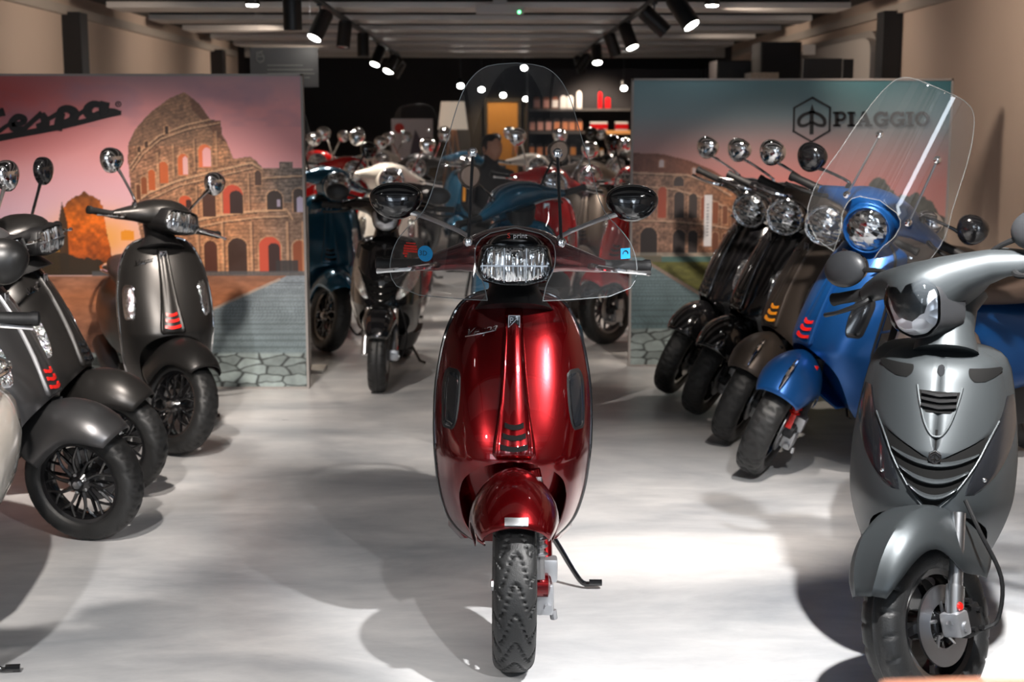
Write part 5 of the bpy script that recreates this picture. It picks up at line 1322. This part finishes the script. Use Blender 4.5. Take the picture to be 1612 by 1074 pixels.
sp, ws, hs_ = pxbox('wall_box', 'small white device high on the grey wall panel', 'device', 1264, 70, 1284, 86, 12.9, .05, mat('white_device', (.7, .66, .62, 1), .5), zb=P(1270, 86, 12.9).z)
pr, wp, hp_ = pxbox('patterned_box', 'small box with glittering pattern above the right backdrop', 'box', 1181, 114, 1226, 132, 13.0, .3, mat('glitter', (.35, .30, .25, 1), .3, .6, vary=.9, vscale=90), zb=1.45)
part('box_support', None, lambda bm: box(bm, -wp, wp, .02, .28, -1.45, 0), M_dark, pr, smooth=False)
# gold door, lamp, poster
a, b = P(768, 300, 21.3), P(815, 160, 21.3)
dr = empty('door_1', ((a.x+b.x)/2, 21.38, 0)); dr['kind'] = 'structure'; dr['label'] = 'golden lit door in the dark back wall'
wd_ = (b.x-a.x)/2
part('door_leaf', None, lambda bm: box(bm, -wd_, wd_, 0, .05, 0, b.z), mat('golden_wood', (.42, .20, .045, 1), .5), dr, smooth=False)
part('door_frame', None, lambda bm: (box(bm, -wd_-.05, -wd_, -.02, .06, 0, b.z+.05), box(bm, wd_, wd_+.05, -.02, .06, 0, b.z+.05), box(bm, -wd_, wd_, -.02, .06, b.z, b.z+.05)), M_dark, dr, smooth=False)
part('door_handle', None, lambda bm: tube(bm, [(wd_*.7, -.04, .95), (wd_*.7, -.04, 1.1)], .012, 8), MT['steel'], dr)
plight((P(790, 200, 20.6).x, 20.5, 2.4), 70, (1, .7, .35), aim=(0, .5, -1), cone=70)
fl = thing('floor_lamp', (P(713, 200, 15.5).x, 15.5, 0), 'floor lamp with cream shade and wooden legs left of the golden door', 'floor lamp')
zt, zb_ = P(713, 160, 15.5).z, P(713, 204, 15.5).z
part('lamp_shade', None, lambda bm: lathe(bm, [(zb_, .162), (zt, .125), (zt, .121), (zb_, .158)], (0, 0, 0), 'z', 28, cap=False), mat('cream_shade', (.80, .66, .52, 1), .8, emis=.28), fl)
M_oak = mat('oak_leg', (.42, .19, .07, 1), .5)
for k in range(3):
    a_ = 2*pi*k/3+.5; part('leg', None, lambda bm: tube(bm, [(.02*cos(a_), .02*sin(a_), zb_+.04), (.26*cos(a_), .26*sin(a_), 0)], .014, 8), M_oak, fl)
po = thing('poster_board', (P(649, 220, 17).x, 17, 0), 'white poster board with red round logo deep in the shop', 'poster')
a, b = P(617, 252, 17), P(681, 187, 17); wq = (b.x-a.x)/2
part('poster', None, lambda bm: box(bm, -wq, wq, -.01, .01, a.z, b.z), mat('white_poster', (.62, .60, .64, 1), .5), po, smooth=False)
part('round_logo', None, lambda bm: lathe(bm, [(-.018, .058), (-.010, .058)], (-wq*.62, 0, b.z-.11), 'y', 20), MT['redstick'], po, smooth=False)
part('printed_shape', None, lambda bm: prism(bm, [(-wq*.15, a.z+.02), (wq*.55, a.z+.02), (wq*.45, a.z+.22), (wq*.15, a.z+.36), (-wq*.05, a.z+.16)], -.014, -.009), mat('grey_print', (.10, .085, .12, 1), .6), po, smooth=False)
part('easel_leg', None, lambda bm: box(bm, -.02, .02, .01, .04, 0, b.z), M_blk, po, smooth=False)
# shelves with bottles
Ysh = 19.2
x0s, x1s = P(832, 200, Ysh).x, P(1110, 200, Ysh).x
M_shelf = mat('dark_shelf', (.10, .09, .085, 1), .4)
ZS = [P(900, 171, Ysh).z, P(900, 207, Ysh).z, P(900, 246, Ysh).z]
rk = thing('shelf_rack', ((x0s+x1s)/2, Ysh, 0), 'dark shelf rack full of bottles at the back right of the shop', 'shelf')
hwk = (x1s-x0s)/2
part('back_panel', None, lambda bm: box(bm, -hwk, hwk, .30, .33, 0, 2.15), M_dark, rk, smooth=False)
for z in ZS+[ZS[2]-.33, ZS[2]-.66]: part('shelf_board', None, lambda bm: box(bm, -hwk, hwk, -.02, .30, z-.03, z), M_shelf, rk, smooth=False)
for sg in (-1, 1): part('upright', None, lambda bm: box(bm, sg*hwk-.015, sg*hwk+.015, -.02, .33, 0, 2.15), M_blk, rk, smooth=False)
def bottle(px, zs, kind, label, grp):
    x = P(px, 190, Ysh).x; o = thing('bottle' if kind != 'box' else 'box', (x, Ysh+.09, zs), label, 'bottle' if kind != 'box' else 'box', grp)
    return o
def bot_parts(o, body_m, label_m, h=.20, w_=.045):
    k = 'bt%.3f%.3f' % (h, w_)
    part('bottle_body', k+'b', lambda bm: loft(bm, [[(sx*w_*s, sy_*w_*.7*s, z) for sx, sy_ in ((-1, -1), (1, -1), (1, 1), (-1, 1))] for z, s in ((0, .95), (.01, 1), (h*.72, 1), (h*.84, .8), (h*.88, .35), (h*.93, .33))]), body_m, o, smooth=False)
    part('bottle_cap', k+'c', lambda bm: lathe(bm, [(h*.92, .016), (h, .016)], (0, 0, 0), 'z', 10), MT['plastic'], o)
    part('bottle_label', k+'l', lambda bm: box(bm, -w_*.86, w_*.86, -w_*.7-.003, -w_*.7+.001, h*.10, h*.66), label_m, o, smooth=False)
LB = [mat('orange_label', (.80, .30, .14, 1), .5), mat('pink_label', (.70, .36, .30, 1), .5), mat('white_label', (.85, .80, .76, 1), .5), mat('amber_label', (.75, .28, .04, 1), .5)]
BB = [mat('dark_bottle', (.05, .03, .03, 1), .3), mat('white_bottle', (.75, .70, .66, 1), .35), mat('brown_bottle', (.25, .08, .04, 1), .3)]
words = ['first', 'second', 'third', 'fourth', 'fifth', 'sixth', 'seventh', 'eighth']
for i, px in enumerate((845, 860, 874, 887, 898)): bot_parts(bottle(px, ZS[0], 'b', 'bottle on the top shelf, %s from the left' % words[i], 'bottles on the top shelf'), BB[2 if i < 3 else 1], LB[1 if i < 2 else 2], .17 if i < 3 else .19, .043)
bot_parts(bottle(912, ZS[0], 'b', 'tall slim white bottle standing on the top shelf', 'bottles on the top shelf'), BB[1], LB[2], .26, .035)
for i, px in enumerate((945, 957)): bot_parts(bottle(px, ZS[0], 'b', ('taller slim red bottle' if i == 0 else 'short red bottle')+' at the right of the top shelf', 'bottles on the top shelf'), MT['brightred'], MT['brightred'], .25 if i == 0 else .17, .030 if i == 0 else .04)
for i, px in enumerate((838, 851, 864, 877, 890, 901, 913)): bot_parts(bottle(px, ZS[1], 'b', 'dark bottle with orange label on the middle shelf, %s from the left' % words[i], 'orange bottles on the middle shelf'), BB[0], LB[0 if i > 2 else 1], .19, .043)
for i, px in enumerate((837, 850, 864, 877, 890, 903)): bot_parts(bottle(px, ZS[2], 'b', 'dark bottle with amber label on the lower shelf, %s from the left' % words[i], 'amber bottles on the lower shelf'), BB[0], LB[3 if i > 2 else 0], .18, .043)
for i, (px, w_) in enumerate(((943, .115), (979, .085))):
    o = bottle(px, ZS[1], 'box', ('wider' if i == 0 else 'narrower')+' red and white carton on the middle shelf', 'cartons on the middle shelf')
    part('carton', None, lambda bm: box(bm, -w_, w_, -.06, .06, 0, .13), BB[1], o, smooth=False); part('carton_band', None, lambda bm: box(bm, -w_-.001, w_+.001, -.062, .0, .03, .10), MT['brightred'], o, smooth=False)
o = thing('price_strip', (P(965, 200, Ysh).x, Ysh-.021, ZS[1]-.03), 'orange lit price strip along the middle shelf', 'price strip'); part('strip', None, lambda bm: box(bm, -.36, .36, -.008, -.0005, -.005, .045), mat('orange_strip', (.95, .45, .15, 1), .5), o, smooth=False)
for i, px in enumerate((930, 939, 948)): bot_parts(bottle(px, ZS[2], 'b', 'yellow tinted bottle in the middle of the lower shelf, %s of three' % words[i], 'yellow bottles on the lower shelf'), LB[3], LB[2], .12, .03)
for i, px in enumerate((961, 968, 975, 982, 989)): bot_parts(bottle(px, ZS[2], 'b', 'slim pale bottle at the right of the lower shelf, %s of five' % words[i], 'slim bottles on the lower shelf'), BB[1] if i < 3 else MT['brightred'], LB[1], .19, .022)
plight((1.3, 18.75, 2.2), 30, (1, .85, .7), aim=(.0, .55, -1), cone=90)
# white display stand beside the left backdrop edge
st = thing('display_stand', (P(481, 400, 8.3).x, 8.3, 0), 'narrow white display stand behind the edge of the left backdrop', 'display stand')
part('post', None, lambda bm: box(bm, -.018, .018, -.02, .02, .02, P(483, 325, 8.3).z), mat('white_stand', (.75, .72, .68, 1), .4), st, smooth=False)
part('foot', None, lambda bm: box(bm, -.1, .1, -.1, .1, 0, .02), mat('white_stand2', (.6, .58, .55, 1), .4), st, smooth=False)
# counter edge in the lower right foreground
ct = thing('counter', (0, 0, 0), 'blurred salmon coloured counter top cutting into the lower right corner', 'counter')
Yc = .98; q = P(1345, 1070, Yc); q2 = P(1640, 1063, Yc)
def top(bm):
    prism(bm, [(q.x, Yc-.04), (q.x+.02, Yc-.004), (q.x+.08, Yc), (q2.x+.3, Yc+.01), (q2.x+.3, .45), (q.x, .45)], q.z-.03, q.z, 'xy')
part('counter_top', None, top, mat('salmon_laminate', (.85, .38, .24, 1), .5), ct, smooth=False)
part('counter_body', None, lambda bm: box(bm, q.x+.04, q2.x+.28, .5, Yc-.05, 0, q.z-.03), mat('pale_counter', (.5, .42, .38, 1), .6), ct, smooth=False)
# seated person in a black jacket
M_cloth = mat('black_jacket', (.010, .010, .011, 1), .8); M_skin = mat('skin', (.45, .25, .17, 1), .55); M_hair = mat('dark_hair', (.012, .010, .010, 1), .6)
def skin_obj(name, verts, edges, radii, m, parent, root_i=0, sub=2):
    me = bpy.data.meshes.new(name); me.from_pydata(verts, edges, []); o = link_mesh(name, me, parent)
    md = o.modifiers.new('skin', 'SKIN'); md.use_smooth_shade = True
    if not me.skin_vertices: pass
    for i, r_ in enumerate(radii):
        me.skin_vertices[0].data[i].radius = (r_, r_) if not isinstance(r_, tuple) else r_
        me.skin_vertices[0].data[i].use_root = (i == root_i)
    s = o.modifiers.new('sub', 'SUBSURF'); s.levels = sub; s.render_levels = sub
    me.materials.append(m); return o
def add_skin_layer(me):
    if not me.skin_vertices:
        bm = bmesh.new(); bm.from_mesh(me); bm.verts.layers.skin.verify(); bm.to_mesh(me); bm.free()
def figure():
    pos = P(768, 300, 11.8); root = thing('person', (pos.x, 11.8, 0), 'person in black jacket with orange sleeve stripe sitting behind the windshield', 'person', rz=R(35))
    V = [(0, 0, .50), (0, -.01, .68), (0, -.03, .88), (0, -.03, 1.00), (0, -.04, 1.09), (0, -.055, 1.16), (0, -.06, 1.24),
         (-.19, -.02, 1.0), (-.27, -.08, .78), (-.22, -.30, .68), (-.20, -.36, .665), (.19, -.02, 1.0), (.27, -.08, .78), (.22, -.30, .68), (.20, -.36, .665),
         (-.11, -.04, .50), (-.15, -.45, .50), (-.15, -.42, .10), (-.15, -.54, .05), (.11, -.04, .50), (.15, -.45, .50), (.15, -.42, .10), (.15, -.54, .05)]
    E = [(0, 1), (1, 2), (2, 3), (3, 4), (4, 5), (5, 6), (3, 7), (7, 8), (8, 9), (9, 10), (3, 11), (11, 12), (12, 13), (13, 14), (0, 15), (15, 16), (16, 17), (17, 18), (0, 19), (19, 20), (20, 21), (21, 22)]
    Rd = [.155, .15, (.18, .13), (.16, .11), .062, .058, .085, .075, .055, .042, .034, .075, .055, .042, .034, .10, .075, .05, .04, .10, .075, .05, .04]
    me = bpy.data.meshes.new('body'); me.from_pydata(V, E, []); add_skin_layer(me)
    o = link_mesh('body', me, root); md = o.modifiers.new('skin', 'SKIN'); md.use_smooth_shade = True
    for i, r_ in enumerate(Rd):
        me.skin_vertices[0].data[i].radius = r_ if isinstance(r_, tuple) else (r_, r_); me.skin_vertices[0].data[i].use_root = i == 0
    s = o.modifiers.new('sub', 'SUBSURF'); s.levels = 2; s.render_levels = 2; me.materials.append(M_cloth)
    def head(bm):
        ellipsoid(bm, (0, -.065, 1.235), (.074, .092, .108), None, 24, 18)
        for v in bm.verts:
            z = v.co.z-1.235
            if z < 0: v.co.x *= 1-.28*(-z/.108)**1.5
            if v.co.y < -.1 and abs(v.co.x) < .02 and -.035 < z < .012: v.co.y -= .016*(1-abs(v.co.x)/.02)*(1-abs(z+.012)/.03 if abs(z+.012) < .03 else 0)
            if v.co.y < -.12 and .01 < abs(v.co.x) < .045 and .008 < z < .035: v.co.y += .008
        for sg in (-1, 1): ellipsoid(bm, (sg*.074, -.055, 1.235), (.010, .018, .028))
    hd = part('head', None, head, M_skin, root)
    part('hair', None, lambda bm: (ellipsoid(bm, (0, -.048, 1.258), (.083, .096, .098), None, 24, 16), [bmesh.ops.delete(bm, geom=[v for v in bm.verts if v.co.y < -.105 and v.co.z < 1.29 or v.co.z < 1.20], context='VERTS')]), M_hair, hd)
    for sg in (-1, 1):
        V2 = []; E2 = []; R2 = []
        def hnd(bm):
            c = Vector((sg*.195, -.40, .655))
            ellipsoid(bm, c, (.040, .052, .016))
            for f in range(4):
                x = (f-1.5)*.019; L = (.060, .070, .066, .052)[f]
                tube(bm, [c+Vector((x*.8, -.035, 0)), c+Vector((x, -.035-L*.5, .002)), c+Vector((x, -.035-L*.85, -.014)), c+Vector((x, -.035-L, -.03))], [.010, .009, .008, .007], 8, 2)
            tube(bm, [c+Vector((-sg*.030, .01, 0)), c+Vector((-sg*.055, -.02, -.004)), c+Vector((-sg*.060, -.045, -.012))], [.011, .010, .008], 8, 2)
        part('hand', None, hnd, M_skin, root)
        part('shoe', None, lambda bm: loft(bm, [[(sg*.15+w_*cos(2*pi*k/12), y_, max(.0, .0+h_*(.5+.5*sin(2*pi*k/12)))) for k in range(12)] for y_, w_, h_ in ((-.36, .025, .06), (-.40, .042, .10), (-.50, .046, .09), (-.60, .046, .06), (-.65, .03, .04))]), MT['plastic'], root)
    part('sleeve_stripe', None, lambda bm: tube(bm, [(-.262, -.06, 1.02), (-.300, -.10, .93), (-.325, -.13, .82)], .012, 6), mat('orange_stripe', (.9, .38, .03, 1), .6), root)['label'] = 'orange stripe on the sleeve'
    stl = thing('stool', (pos.x, 11.8, 0), 'black stool under the seated person in the black jacket', 'stool', rz=R(35))
    part('seat', None, lambda bm: lathe(bm, [(.37, .17), (.40, .18), (.42, .17)], (0, 0, 0), 'z', 24), MT['plastic'], stl)
    for k in range(4):
        a_ = pi/4+pi/2*k; part('leg', None, lambda bm: tube(bm, [(.12*cos(a_), .12*sin(a_), .37), (.19*cos(a_), .19*sin(a_), 0)], .012, 8), M_blk, stl)
figure()
